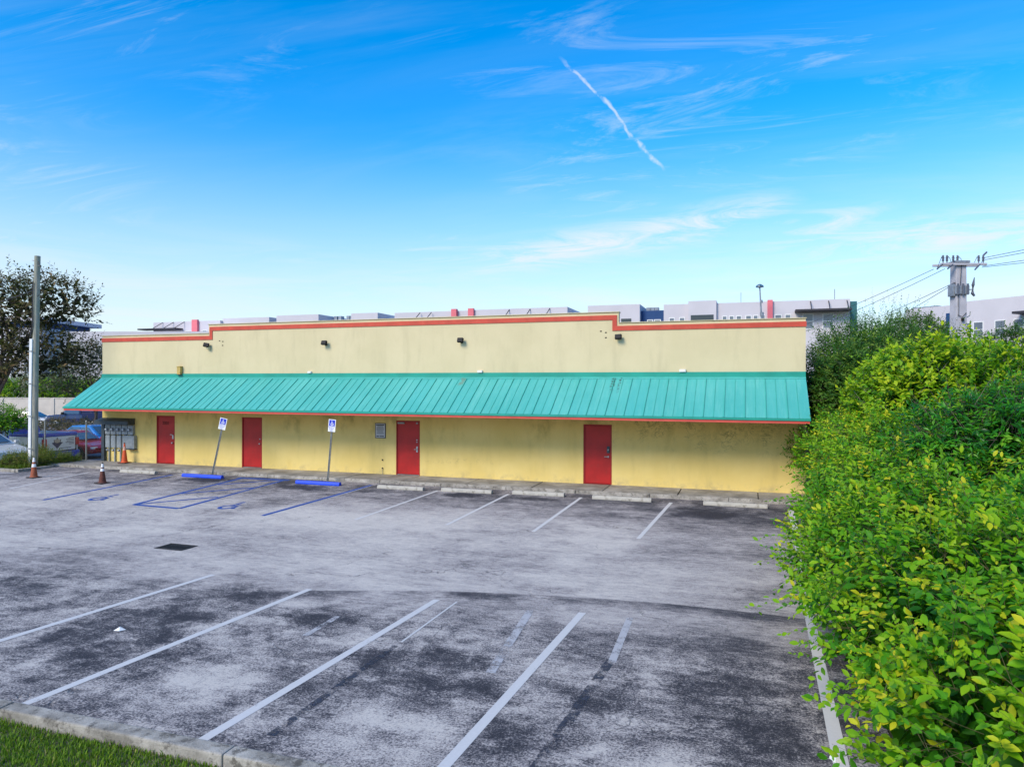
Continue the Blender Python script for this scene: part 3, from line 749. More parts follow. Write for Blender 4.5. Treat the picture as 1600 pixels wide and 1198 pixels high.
# doors
def text_mesh(body, size, mat, name, extr=.002):
    cu = bpy.data.curves.new(name, 'FONT'); cu.body = body; cu.size = size; cu.extrude = extr; cu.align_x = 'CENTER'; cu.align_y = 'CENTER'
    t = bpy.data.objects.new(name, cu); COL.objects.link(t)
    dg = bpy.context.evaluated_depsgraph_get(); me = bpy.data.meshes.new_from_object(t.evaluated_get(dg))
    bpy.data.objects.remove(t); me.materials.clear(); me.materials.append(mat); me.name = name
    return me
for i, dx_ in enumerate(DOORS):
    d = empty('door', (dx_, 0, 0)); d.parent = bld
    fw = .05
    MB().box(.001, fw, .012, .2, .0, DH - .001).box(DW - fw, DW - .001, .012, .2, .0, DH - .001).box(fw + .0005, DW - fw - .0005, .012, .2, DH - fw, DH - .001).build('door_frame', M['doorframe'], d)
    MB().box(fw + .004, DW - fw - .004, .040, .085, .03, DH - fw - .004).build('door_leaf', M['door'], d, bevel=.004, seg=1)
    MB().box(fw + .001, DW - fw - .001, .02, .16, .0, .022).build('threshold', M['steel'] if i in (1, 2) else M['doorframe'], d)
    hx = DW - .14
    if i == 0:
        h = MB().lathe([(.0, 0), (.035, .0), (.035, .02), (.015, .03), (.015, .05), (.032, .06), (.032, .09), (.0, .095)], 12)
        MB().box(hx - .04, hx + .04, .025, .0395, 1.10, 1.28).build('lock_plate', M['steel'], d, bevel=.004, seg=1)
        MB().box(hx - .11, hx + .03, -.03, -.008, 1.28, 1.31).build('lever_handle', M['steel'], d, bevel=.006, seg=1)
        MB().tube([(hx, .04, .93), (hx, -.03, .93)], .034, 12).build('door_knob', M['steel'], d)
        nm = link('door_number', text_mesh('2001', .20, M['black'], 'door_number'), d); nm.location = (DW / 2 - .02, .037, 1.79); nm.rotation_euler = (math.pi / 2, 0, 0)
    elif i == 1:
        MB().tube([(hx, .04, 1.02), (hx, -.01, 1.02)], .03, 12).build('door_knob', M['steel'], d)
        MB().tube([(hx + .01, .04, 1.22), (hx + .01, .02, 1.22)], .026, 12).build('deadbolt', M['steel'], d)
    elif i == 2:
        MB().box(.07, .36, -.02, .039, DH - .135, DH - .07).build('door_closer', M['meter'], d, bevel=.006, seg=1)
        MB().box(DW - .17, DW - .10, .01, .039, DH - .13, DH - .07).build('alarm_contact', M['meter'], d)
        MB().box(hx - .03, hx + .04, .022, .0395, .90, 1.13).build('lock_plate', M['steel'], d, bevel=.004, seg=1)
        MB().box(hx - .10, hx + .02, -.03, -.008, 1.00, 1.03).build('lever_handle', M['steel'], d, bevel=.006, seg=1)
        for zz in (1.30, 1.38): MB().tube([(hx, .04, zz), (hx, .02, zz)], .024, 10).build('deadbolt', M['steel'], d)
    else:
        MB().box(hx - .04, hx + .06, .0, .0395, 1.12, 1.36).build('keypad', M['metercan'], d, bevel=.012, seg=2)
        MB().box(hx - .005, hx + .025, -.006, -.001, 1.21, 1.26).build('keypad_button', M['steel'], d)
        MB().box(hx - .13, hx + .02, -.03, -.008, .975, 1.005).build('lever_handle', M['steel'], d, bevel=.006, seg=1)
        MB().tube([(hx + .01, .04, .99), (hx + .01, -.02, .99)], .03, 12).build('handle_rose', M['steel'], d)

# small fixings on the wall: bolt plugs left by old signs
for px_, pz_ in ((-21.62, 5.40), (-21.45, 5.37), (-21.46, 5.20), (-4.98, 5.45), (-4.80, 5.40), (-4.80, 5.22)):
    MB().box(px_ - .03, px_ + .03, -.012, -.0025, pz_ - .018, pz_ + .018).build('bolt_plug', M['black'], bld)

# ================================================================== THINGS ON THE FACADE
def flood(x, z, label, tilt):
    t = empty('flood_light', (x, -.003, z), label, 'flood light', 'dark flood lights along the upper wall')
    MB().box(-.05, .05, -.035, 0, -.08, .04).build('wall_box', M['upper'] if tilt else M['black'], t, bevel=.006, seg=1)
    MB().tube([(0, -.03, -.02), (0, -.12, -.01)], .014, 8).build('arm', M['black'], t)
    Mx = Matrix.Translation((0, -.16, .03)) @ Matrix.Rotation(R_(-22), 4, 'X') @ Matrix.Rotation(R_(tilt), 4, 'Z')
    mb = MB().box(-.115, .115, -.05, .05, -.085, .085, Mx); mb.build('housing', M['black'], t, bevel=.008, seg=1)
    MB().box(-.10, .10, -.058, -.051, -.07, .07, Mx).build('lens', M['rubber'], t)
    for k in range(5):
        xk_ = -.09 + .045 * k
        MB().box(xk_ - .006, xk_ + .006, .051, .075, -.07, .07, Mx).build('cooling_fin', M['black'], t)
    return t
f1 = flood(-22.19, 5.19, 'black flood light below the left step of the red parapet band', 25)
MB().tube([(-.02, -.08, -.10), (.10, -.12, -.11)], .055, 10).build('motion_sensor', M['upper'], f1)
flood(-16.30, 5.19, 'black flood light on the wall, second from the left', 0)
flood(-10.33, 5.19, 'black flood light in the middle of the wall, third from the left', 0)
f4 = flood(-4.33, 5.20, 'black flood light just under the right parapet step', -8)

t = empty('roof_vent', (-23.70, -.05, 3.99), 'small rusty yellow vent box above the awning over the first door', 'vent')
mv = simple('rusty_yellow_metal', (.52, .36, .10), .7, var=.2, dirt=((.14, .06, .03), 7, .5, .7))
MB().box(-.09, .09, -.10, .04, -.03, .30).build('vent_box', mv, t, bevel=.008)
MB().box(-.105, .105, -.12, .045, .3005, .325).build('vent_cap', mv, t, bevel=.005, seg=1)
MB().box(-.13, .13, -.14, .045, -.05, -.031).build('base_plate', simple('tar_patch', (.03, .05, .045), .9), t)
for x, z, s, lab in ((-17.05, 3.985, .11, 'small white junction box on the awning flashing, left of the middle'), (-9.57, 3.985, .13, 'small white junction box on the awning flashing near the middle'), (-2.13, 3.985, .15, 'small white junction box on the awning flashing near the right end')):
    t = empty('junction_box', (x, -.05, z), lab, 'junction box', 'white boxes on the awning flashing')
    MB().box(-s * .7, s * .7, -.05, .04, .002, .05 + .3 * s).build('box', M['white'], t, bevel=.008)
    MB().box(-s * .55, s * .55, -.058, -.051, .012, .04 + .3 * s).build('cover', M['white'], t, bevel=.003, seg=1)

t = empty('notice_sign', (-13.805, -.003, 1.71), 'framed white notice with rows of small print left of the third door', 'sign')
MB().box(-.235, .235, -.022, 0, -.30, .30).build('frame', M['metercan'], t, bevel=.005, seg=1)
MB().box(-.205, .205, -.026, -.0225, -.27, .27).build('panel', simple('notice_white', (.52, .53, .54), .5, var=.05), t)
MB().box(-.18, .18, -.029, -.0265, .205, .238).build('heading_bar', M['black'], t)
for k in range(11):
    w_ = random.uniform(.12, .165)
    MB().box(-w_, w_, -.029, -.0265, .17 - .03 * k, .184 - .03 * k).build('print_line', simple('print_grey', (.16, .17, .18), .6) if k == 0 else bpy.data.materials['print_grey'], t)
for (a, b) in ((-.165, -.125), (-.118, -.065), (-.03, .005), (.015, .05), (.06, .11), (.118, .16)):
    MB().box(a, b, -.029, -.0265, -.238, -.198).build('print_block', M['black'], t)

t = empty('wall_spigot', (-13.71, 0, 0), 'two small dark pipe stubs low on the yellow wall by the third door', 'spigot')
MB().tube([(0, .02, .56), (0, -.04, .56)], .028, 10).build('pipe_stub', M['black'], t)
MB().tube([(0, .02, .235), (0, -.05, .235)], .024, 10).build('pipe_stub', M['black'], t)
MB().tube([(0, -.05, .235), (.005, -.052, .12), (.02, -.055, .0)], .010, 8).build('drip_tube', M['galv'], t)

# electric meter bank
mbk = empty('electric_meter_bank', (-28.15, -.003, 0), 'grey bank of electric meters under a dark hood beside the first door', 'meter bank')
MB().prism([(-.02, 1.98), (-.42, 1.86), (-.42, 1.70), (-.40, 1.70), (-.40, 1.84), (-.02, 1.955)], 'x', -.12, 1.86).build('hood', M['metercan'], mbk)
MB().prism([(-.02, 1.954), (-.399, 1.838), (-.399, 1.70), (-.02, 1.70)], 'x', 1.835, 1.859).build('hood_end', M['metercan'], mbk)
MB().box(-.05, .06, -.10, 0, -.0, 1.80).build('main_conduit', M['metercan'], mbk, bevel=.02)
MB().box(.09, .17, -.14, 0, -.0, 1.70).build('wire_duct', M['metercan'], mbk, bevel=.01)
MB().tube([(-.10, -.02, .0), (-.10, -.02, 1.55), (-.13, -.03, 1.72), (-.26, -.05, 1.78)], .018, 8).build('white_conduit', M['white'], mbk)
for k in range(5):
    x0 = .22 + k * .335
    m_ = MB().box(x0, x0 + .29, -.13, 0, 1.24, 1.67).build('meter_box', M['meter'], mbk, bevel=.01)
    MB().tube([(x0 + .13, -.131, 1.46), (x0 + .13, -.155, 1.46)], .10, 16).build('meter_ring', M['steel'], m_)
    MB().tube([(x0 + .13, -.156, 1.46), (x0 + .13, -.22, 1.46)], [.085, .07], 16).build('meter_glass', M['window'], m_)
    MB().box(x0 + .09, x0 + .17, -.226, -.221, 1.45, 1.49).build('dial', M['white'], m_)
    MB().box(x0 + .08, x0 + .20, -.10, -.0005, 1.20, 1.239).build('coupling', M['metercan'], m_)
for k in range(4):
    x0 = .23 + k * .335; x1 = x0 + (.26 if k < 3 else .28)
    b_ = MB().box(x0, x1, -.12, 0, .63, 1.19).build('breaker_box', M['meter'], mbk, bevel=.01)
    MB().box(x0 + .02, x1 - .02, -.127, -.1205, .66, 1.15).build('cover', M['meter'], b_, bevel=.003, seg=1)
b_ = MB().box(1.52, 1.96, -.16, 0, .62, 1.20).build('breaker_box', M['meter'], mbk, bevel=.01)
MB().box(1.54, 1.90, -.168, -.1605, .66, 1.17).build('cover', M['meter'], b_, bevel=.003, seg=1)
MB().box(1.50, 1.98, -.20, -.001, .575, .618).build('lower_flange', M['metercan'], b_)
for k in range(3):
    x0 = .31 + k * .335
    l_ = MB().tube([(x0 - .04, -.07, .52), (x0 + .04, -.07, .50)], .055, 10).build('conduit_body', M['galv'], mbk)
    MB().tube([(x0 + .08, -.05, .62), (x0 + .08, -.05, .0)], .034, 10).build('conduit', M['meter'], mbk)

# ================================================================== THINGS ON THE LOT
def stop_mesh(mat, L=1.83):
    poly = [(-.085, 0), (-.085, .05), (-.055, .125), (.055, .125), (.085, .05), (.085, 0)]
    return MB().prism(poly, 'x', -L / 2, L / 2).mesh('wheel_stop', mat, bevel=.012)
for (xa, xb, y, blue, lab) in (
        (-24.70, -22.83, -2.22, 0, 'chalky concrete wheel stop in front of the first red door, leftmost of the row'),
        (-21.30, -19.36, -2.42, 1, 'bright blue wheel stop in front of the leaning accessible parking sign on the left'),
        (-15.90, -14.02, -2.56, 1, 'bright blue wheel stop in front of the upright accessible parking sign'),
        (-12.45, -10.66, -2.62, 0, 'rust-stained concrete wheel stop just right of the right-hand blue one'),
        (-10.03, -8.18, -2.50, 0, 'concrete wheel stop over the black oil stain, second right of the blue ones'),
        (-7.50, -5.72, -2.32, 0, 'concrete wheel stop left of the fourth red door'),
        (-4.76, -2.87, -2.42, 0, 'concrete wheel stop just right of the fourth red door'),
        (-1.30, .56, -2.42, 0, 'concrete wheel stop nearest the hedge, rightmost of the row')):
    o = link('wheel_stop', stop_mesh(M['bluepaint'] if blue else M['concrete_white'], xb - xa))
    o.location = ((xa + xb) / 2, y, lotz(y) - .002); o.rotation_euler = (0, 0, R_(random.uniform(-1.2, 1.2)))
    tag(o, lab, 'wheel stop', 'wheel stops along the sidewalk')
    if not blue:
        for s in (-.55, .55): MB().tube([(s, 0, .1252), (s, 0, .129)], .016, 8).build('pin', M['rubber'], o)

def cone(x, y, z, h, body, label, bands, tip):
    t = empty('traffic_cone', (x, y, z), label, 'traffic cone', 'traffic cones', R_(random.uniform(-20, 20)))
    b = .20
    MB().box(-b, b, -b, b, .0, .035).build('base', M['rubber'] if body is not M['cone_orange'] else M['cone_dirty'], t, bevel=.012)
    r = lambda q: .135 + (.028 - .135) * (q / h)
    MB().lathe([(.165, .0355), (.15, .05), (r(.06), .065), (r(h * .5), h * .5), (r(h * .97), h * .97), (r(h) * .8, h)], 20).build('body', body, t, smooth=False)
    for (a, c, mt) in bands:
        MB().lathe([(r(a * h) + .004, a * h), (r(c * h) + .004, c * h)], 20).build('collar', mt, t)
    if tip: MB().lathe([(.03, h), (.036, h + .02), (.012, h + .045)], 12).build('tip', tip, t)
cone(-26.79, -4.39, lotz(-4.39), .80, M['cone_rust'], 'faded orange cone with two white collars in front of the wooden pole', ((.53, .68, M['reflect']), (.78, .99, M['reflect'])), None)
cone(-22.90, -4.69, lotz(-4.69), .74, M['cone_dirty'], 'grimy dark brown cone with white top standing in the parking bay', ((.62, .76, M['reflect']), (.82, 1.0, M['reflect'])), M['rubber'])
cone(-26.46, -.42, 0.004, .87, M['cone_orange'], 'bright orange cone on the sidewalk in front of the meter bank', ((.66, .84, simple('pink_white_collar', (.62, .36, .30), .5)),), M['cone_dirty'])

def access_sign(x, y, lean, yaw, label):
    z0 = lotz(y)
    t = empty('accessible_parking_sign', (x, y, z0), label, 'sign', 'accessible parking signs')
    t.rotation_euler = (R_(-2), R_(lean), R_(yaw))
    MB().box(-.032, .032, -.006, .006, .0, 2.28).box(-.032, -.020, -.032, -.0065, .0, 2.28).box(.020, .032, -.032, -.0065, .0, 2.28).build('post', M['galv'], t)
    pn = MB().box(-.155, .155, -.037, -.0335, 1.90, 2.36).build('panel', M['white'], t)
    MB().box(-.125, .125, -.0400, -.0375, 2.11, 2.335).build('blue_field', simple('sign_blue', (.006, .03, .52), .4) if 'sign_blue' not in bpy.data.materials else bpy.data.materials['sign_blue'], pn)
    me = bpy.data.meshes.new('accessible_symbol'); me.from_pydata([(a * .19, -.0415, 2.215 + b * .165) for a, b in WV], [], WF); me.materials.append(M['white'])
    link('accessible_symbol', me, pn)
    for k, s in enumerate(('PARKING BY', 'DISABLED', 'PERMIT', 'ONLY')):
        o = link('lettering', text_mesh(s, .052, bpy.data.materials['sign_blue'], 'lettering', .0005), pn); o.location = (-.01, -.0385, 2.075 - .05 * k); o.rotation_euler = (math.pi / 2, 0, 0)
    for zz in (1.95, 2.30): MB().tube([(0, -.0345, zz), (0, -.042, zz)], .010, 8).build('bolt', M['steel'], t)
access_sign(-20.22, -2.02, 11.8, 8, 'blue and white accessible parking sign on a post leaning to the right')
access_sign(-14.90, -2.02, 4.0, 0, 'blue and white accessible parking sign on a nearly upright post')

litter = empty('paper_litter', (-9.08, -16.55, lotz(-16.55) + .004), 'crumpled scrap of white paper on the dark asphalt', 'litter')
pb = MB(); pb.add([(-.07, -.05, .0), (.06, -.06, .012), (.08, .05, .0), (-.05, .06, .03), (0, 0, .05), (.02, -.02, .02)], [(0, 1, 5), (1, 2, 5), (5, 2, 4), (4, 2, 3), (0, 4, 3), (0, 5, 4)])
pb.build('paper', M['white'], litter)
bt = empty('crushed_cup', (.80, -17.1, lotz(-17.1) + .004), 'crushed white and blue cup on the white edge line by the hedge', 'litter')
MB().lathe([(.028, .0), (.04, .09)], 10).build('cup', M['white'], bt).rotation_euler = (R_(80), 0, R_(40))

# ================================================================== LEFT: POLE, FENCE, CARS
PX, PY = -29.35, -2.40
pole = empty('wooden_utility_pole', (PX, PY, -.08), 'weathered wooden utility pole with white conduit on the left verge', 'utility pole')
MB().tube([(0, 0, -.2), (.02, 0, 4), (.12, .02, 9.15)], [.13, .125, .118], 14).build('shaft', M['wood'], pole)
MB().loft([[(-.15 + d, -.20, z), (-.03 + d, -.17, z), (-.06 + d, -.06, z), (-.18 + d, -.09, z)] for z, d in ((0, 0), (3.0, .03), (5.55, .085))]).build('conduit_guard', M['white'], pole, bevel=.012)
for zz in (.8, 2.2, 3.6, 5.0): MB().box(-.16, .10, -.205, -.19, zz, zz + .04).build('strap', M['galv'], pole)
MB().tube([(-.16, -.13, 5.5), (-.05, -.16, 5.7), (.05, -.15, 6.1), (.07, -.15, 8.0)], .025, 6).build('riser_cable', M['wire'], pole)
for zz, s in ((8.95, -1), (8.7, 1), (8.35, -1)):
    MB().tube([(.1 + s * .1, -.02, zz), (.1 + s * .22, -.03, zz + .02)], .02, 6).build('bracket', M['galv'], pole)
def wire(name, a, b, sag, label, grp=None, r=.012):
    a, b = Vector(a), Vector(b); pts = []
    for i in range(17):
        t = i / 16; p = a.lerp(b, t); p.z -= sag * 4 * t * (1 - t); pts.append(p)
    o = MB().tube(pts, r, 5).build(name, M['wire']); return tag(o, label, 'wire', grp)
PT = Vector((PX + .12, PY, -.08))
wire('overhead_wire', PT + Vector((-.15, 0, 8.5)), (-60, 6, 8.4), .8, 'service wire running left from the top of the wooden pole', 'wires at the wooden pole', .018)
MB().tube([(.22, -.03, 8.9), (.45, -.05, 8.55), (.75, -.08, 7.95), (.55, -.06, 7.6), (.22, -.05, 7.4)], .014, 6).build('hanging_cable', M['wire'], pole)
wire('overhead_wire', PT + Vector((-.1, 0, 7.7)), (-62, 10, 9.4), .9, 'lower cable sagging from the wooden pole into the tree', 'wires at the wooden pole', .022)

# chain link fence
FY = -.10
fence = empty('chain_link_fence', (-29.1, FY, -.2), 'galvanised chain link fence left of the building corner', 'fence')
for k in range(7):
    MB().tube([(-2.6 * k, 0, 0), (-2.6 * k, 0, 2.0)], .035, 8).build('post', M['galv'], fence)
    MB().lathe([(.04, 2.0), (.03, 2.03), (.0, 2.05)], 8, (-2.6 * k, 0, 0)).build('post_cap', M['galv'], fence)
MB().tube([(.8, 0, 1.93), (-15.6, 0, 1.93)], .006, 5).build('top_wire', M['metercan'], fence)
V, F = [], []
h = 1.85; step = .09
for s in (1, -1):
    for k in range(int((15.6 + h) / step)):
        xa = -15.6 - h + k * step if s > 0 else -15.6 + k * step
        za, zb, xb = .05, .05 + h, xa + s * h
        lo, hi = -15.6, .8
        def clip(xa, za, xb, zb):
            pts = []
            for x_ in (xa, xb):
                xc = min(max(x_, lo), hi); tt = (xc - xa) / (xb - xa); pts.append((xc, za + tt * (zb - za)))
            return pts
        (x1, z1), (x2, z2) = clip(xa, za, xb, zb)
        if abs(x1 - x2) < .03: continue
        b = len(V); w_ = .0014
        V += [(x1 - w_, s * .002, z1), (x1 + w_, s * .002, z1), (x2 + w_, s * .002, z2), (x2 - w_, s * .002, z2)]; F.append((b, b + 1, b + 2, b + 3))
tag(link('wire_mesh', np_mesh('wire_mesh', np.array(V), np.array(F), M['galv']), fence), kind='stuff')

# ---- vehicles
def paint(name, col, rough=.28): return simple(name, col, rough, .0, var=.05, scale=1.5, coat=.6, spec=.5)
M['car_red'] = paint('car_red', (.32, .010, .018)); M['car_white'] = paint('car_white', (.68, .68, .68)); M['car_navy'] = paint('car_navy', (.012, .022, .085))
M['car_blue'] = paint('car_blue', (.02, .19, .55)); M['wrap_blue'] = paint('wrap_blue', (.004, .045, .44)); M['wrap_white'] = paint('wrap_white', (.74, .76, .75))
M['taillight'] = simple('taillight_red', (.5, .01, .01), .2); M['headlight'] = simple('headlight_clear', (.65, .68, .7), .1); M['rim'] = simple('alloy_rim', (.42, .42, .44), .3, .9)
M['carglass'] = simple('car_glass', (.05, .09, .14), .06, var=.05, spec=.8)

def ring_body(x, hw, zb, zt):
    return [(x, -hw * .86, zb), (x, -hw * .98, zb + .12), (x, -hw, (zb + zt) / 2), (x, -hw * .95, zt - .07), (x, -hw * .86, zt), (x, hw * .86, zt), (x, hw * .95, zt - .07), (x, hw, (zb + zt) / 2), (x, hw * .98, zb + .12), (x, hw * .86, zb)]
def ring_cab(x, wb, wt, zb, zt):
    zt = max(zt, zb + .02)
    return [(x, -wb, zb), (x, -(wb + wt) / 2, (zb + zt) / 2), (x, -wt, zt - .05 if zt - zb > .2 else zt - .01), (x, -wt * .86, zt), (x, wt * .86, zt), (x, wt, zt - .05 if zt - zb > .2 else zt - .01), (x, (wb + wt) / 2, (zb + zt) / 2), (x, wb, zb)]
def quad(mb, a, b, c, d, off):
    a, b, c, d = map(Vector, (a, b, c, d)); n = (b - a).cross(d - a).normalized() * off
    return mb.add([a + n, b + n, c + n, d + n], [(0, 1, 2, 3)])
def wheels(t, xs_, hw, r=.33):
    for x_ in xs_:
        for s in (-1, 1):
            w = empty('wheel', (x_, s * (hw - .10), r)); w.parent = t
            MB().tube([(0, -.11, 0), (0, -.09, 0), (0, .09, 0), (0, .11, 0)], [r * .9, r, r, r * .9], 20).build('tyre', M['rubber'], w)
            MB().tube([(0, s * .111, 0), (0, s * .125, 0)], [r * .64, r * .55], 14).build('rim', M['rim'], w)
def sedan(name, loc, rz, mat, label, L=4.6, hw=.9, H=1.44, suv=False, windows=None):
    t = empty(name, loc, label, 'car', None, rz)
    bz = .92 if not suv else 1.08; H = H if not suv else 1.78
    st_ = [(-L / 2, hw * .80, .42, bz * .78), (-L / 2 + .12, hw * .93, .28, bz * .96), (-L / 2 + .7, hw, .22, bz + .03), (-L * .12, hw, .20, bz), (L * .18, hw, .20, bz), (L / 2 - .75, hw * .98, .22, bz * .90), (L / 2 - .18, hw * .90, .28, bz * .78), (L / 2, hw * .74, .40, bz * .62)]
    MB().loft([ring_body(*s) for s in st_]).build('body', mat, t, smooth=False)
    if suv: cs = [(-L / 2 + .10, .80, bz), (-L / 2 + .35, .70, H - .05), (-L * .1, .70, H), (L * .10, .68, H - .03), (L * .27, .78, bz)]
    else: cs = [(-L / 2 + .55, .78, bz), (-L * .24, .64, H - .05), (-L * .05, .64, H), (L * .08, .63, H - .03), (L * .25, .76, bz - .01)]
    k = hw / .9
    rings = [ring_cab(x_, .82 * k, w * k * (1 if z_ > bz + .1 else 1.04), bz - .03, z_ + (.0 if z_ > bz + .1 else .0)) for x_, w, z_ in cs]
    MB().loft(rings).build('cabin', mat, t)
    gl = windows or M['carglass']
    (xa, _, _), (xb, wb_, zb_), (xm, _, _), (xc, wc_, zc_), (xd, _, _) = cs
    for s in (-1, 1):
        yb_, yt_ = s * .80 * k, s * .665 * k
        e = .012
        for (p, q, u, v_) in ((xa + .30, -.06 + xm, xb + .06, xm - .06), (xm + .02, xd - .26, xm + .02, xc - .04)):
            quad(MB(), (p, yb_ + s * .012, bz + .03), (q, yb_ + s * .012, bz + .03), (v_, yt_ + s * .02, H - .12), (u, yt_ + s * .02, H - .12), e * (1 if s < 0 else -1)).build('side_window', gl, t)
    quad(MB(), (xd - .06, -.62 * k, bz + .05), (xd - .06, .62 * k, bz + .05), (xc + .06, .54 * k, zc_ - .08), (xc + .06, -.54 * k, zc_ - .08), .03).build('windshield', gl, t)
    quad(MB(), (xa + .05, .62 * k, bz + .05), (xa + .05, -.62 * k, bz + .05), (xb - .04, -.54 * k, zb_ - .07), (xb - .04, .54 * k, zb_ - .07), .03).build('rear_window', gl, t)
    for s in (-1, 1):
        MB().box(L / 2 - .22, L / 2 - .03, s * .62 * k - .16, s * .62 * k + .16, bz * .58, bz * .70).build('headlight', M['headlight'], t, bevel=.02)
        MB().box(-L / 2 + .0, -L / 2 + .12, s * .66 * k - .15, s * .66 * k + .15, bz * .70, bz * .86).build('taillight', M['taillight'], t, bevel=.02)
        MB().box(L * .2, L * .2 + .14, s * (hw + .06) - .08, s * (hw + .06) + .08, bz + .0, bz + .12).build('mirror', mat, t, bevel=.02)
    wheels(t, (-L * .30, L * .31), hw)
    return t
def pickup(name, loc, rz, mat, label, gate_mat=None, logo=False):
    t = empty(name, loc, label, 'pickup truck', None, rz); L, hw = 5.5, .97
    g = gate_mat or mat
    MB().loft([ring_body(x_, w, .42, z_) for x_, w, z_ in ((-.35, hw, 1.18), (.9, hw, 1.20), (1.9, hw, 1.16), (2.55, hw * .96, 1.08), (2.75, hw * .86, .92))]).build('front_body', mat, t)
    MB().loft([ring_cab(x_, .88, w, 1.15, z_) for x_, w, z_ in ((-.30, .80, 1.20), (-.15, .74, 1.82), (.5, .74, 1.86), (.95, .72, 1.80), (1.55, .80, 1.20))]).build('cab', mat, t)
    for s in (-1, 1):
        MB().box(-2.60, -.36, s * hw - .05 if s > 0 else -hw, s * hw if s > 0 else -hw + .05, .55, 1.34).build('bed_side', g, t, bevel=.015)
        quad(MB(), (-.10, s * .895, 1.22), (1.30, s * .895, 1.22), (.95, s * .775, 1.70), (-.05, s * .775, 1.70), .012 * (1 if s < 0 else -1)).build('side_window', M['carglass'], t)
        MB().box(-2.70, -2.56, s * .88 - .09, s * .88 + .09, .86, 1.24).build('taillight', M['taillight'], t, bevel=.02)
        MB().box(2.60, 2.74, s * .66 - .18, s * .66 + .18, .78, .98).build('headlight', M['headlight'], t, bevel=.02)
        MB().box(1.1, 1.28, s * 1.12 - .10, s * 1.12 + .10, 1.18, 1.40).build('mirror', M['black'], t, bevel=.03)
    quad(MB(), (1.50, -.72, 1.22), (1.50, .72, 1.22), (.99, .62, 1.77), (.99, -.62, 1.77), .03).build('windshield', M['carglass'], t)
    MB().box(-2.56, -.36, -hw + .051, hw - .051, .60, .68).build('bed_floor', M['black'], t)
    MB().box(-2.60, -.37, -hw + .01, hw - .01, 1.345, 1.52).build('bed_cover', mat, t, bevel=.05)
    tg = MB().box(-2.66, -2.605, -.78, .78, .64, 1.335).build('tailgate', g, t, bevel=.015)
    MB().box(-2.78, -2.605, -.94, .94, .28, .60).build('rear_bumper', mat, t, bevel=.04)
    if logo:
        sh = [(-.0, -.30), (.30, .0), (.36, .06), (.20, .10), (.24, .26), (.08, .22), (.0, .40), (-.10, .22), (-.26, .26), (-.22, .10), (-.40, .05), (-.30, .0)]
        MB().prism([(.22 + a * .8, .98 + b * .8) for a, b in sh], 'x', -2.672, -2.6605).build('shield_emblem', M['car_navy'], tg)
        MB().prism([(.22 + .16 * math.cos(q) , 1.12 + .10 * math.sin(q)) for q in [i * math.pi / 6 for i in range(12)]], 'x', -2.678, -2.6725).build('emblem_crown', M['rim'], tg)
        for k in range(5):
            MB().box(-2.667, -2.6605, -.70, -.70 + (.30, .44, .40, .46, .28)[k], 1.22 - .075 * k, 1.25 - .075 * k).build('print_line', M['car_navy'], tg)
        MB().box(-2.667, -2.6605, -.55, .10, .74, .765).build('print_line', M['car_navy'], tg)
        for k in range(4):
            MB().prism([(-2.3 + .5 * k, .75), (-2.0 + .5 * k, .70), (-1.95 + .5 * k, 1.2), (-2.15 + .5 * k, 1.28)], 'y', -hw - .006, -hw - .0005).build('wrap_graphic', M['car_navy'] if k % 2 else M['rim'], t)
    wheels(t, (-1.65, 1.75), hw, .39)
    return t
GZ = -.445
pickup('pickup_truck', (-35.4, 1.58, GZ), math.pi, M['wrap_blue'], 'white and blue wrapped pickup truck with shield emblem on its tailgate, behind the fence', M['wrap_white'], True)
sedan('red_sedan', (-35.0, 4.1, GZ), 0, M['car_red'], 'dark red sedan behind the chain link fence next to the meter bank', L=4.7)
sedan('blue_sedan', (-37.5, 7.6, GZ), 0, M['car_blue'], 'bright blue car parked behind the dark red sedan', H=1.5)
sedan('white_hatchback', (-32.95, -2.25, -.09), 0.0, M['car_white'], 'white car cut off by the left edge of the picture, behind the weeds')
sedan('white_suv', (-67.5, 20.5, GZ), R_(200), M['car_white'], 'white SUV parked in front of the cream boundary wall', suv=True)
sedan('white_sedan', (-61.6, 21.9, GZ), R_(20), M['car_white'], 'white sedan between the SUV and the dark truck by the cream wall', windows=M['carglass'])
pickup('dark_truck', (-57.4, 23.6, GZ), R_(205), M['car_navy'], 'dark blue truck parked by the cream wall under the awning corner')

bw = empty('boundary_wall', (-70, 27.5, GZ), 'plain cream boundary wall behind the far parked cars', 'wall', None, R_(18.5))
MB().box(-45, 16, -.1, .1, 0, 2.42).build('wall_face', M['pinkwall'], bw)
MB().box(-45.05, 16.05, -.14, .14, 2.421, 2.50).build('wall_cap', M['pinkwall'], bw, bevel=.01)
for k in range(12): MB().box(-44 + 5.2 * k, -43.6 + 5.2 * k, -.16, -.101, 0, 2.42).build('pilaster', M['pinkwall'], bw)
sv = MB().prism([(-56.5, 14.6), (-45, 16.2), (-40, 19.5), (-46, 19.5), (-57.5, 16.4)], 'z', GZ - .01, GZ + .10).build('sandy_verge', M['sand']); tag(sv, kind='structure')

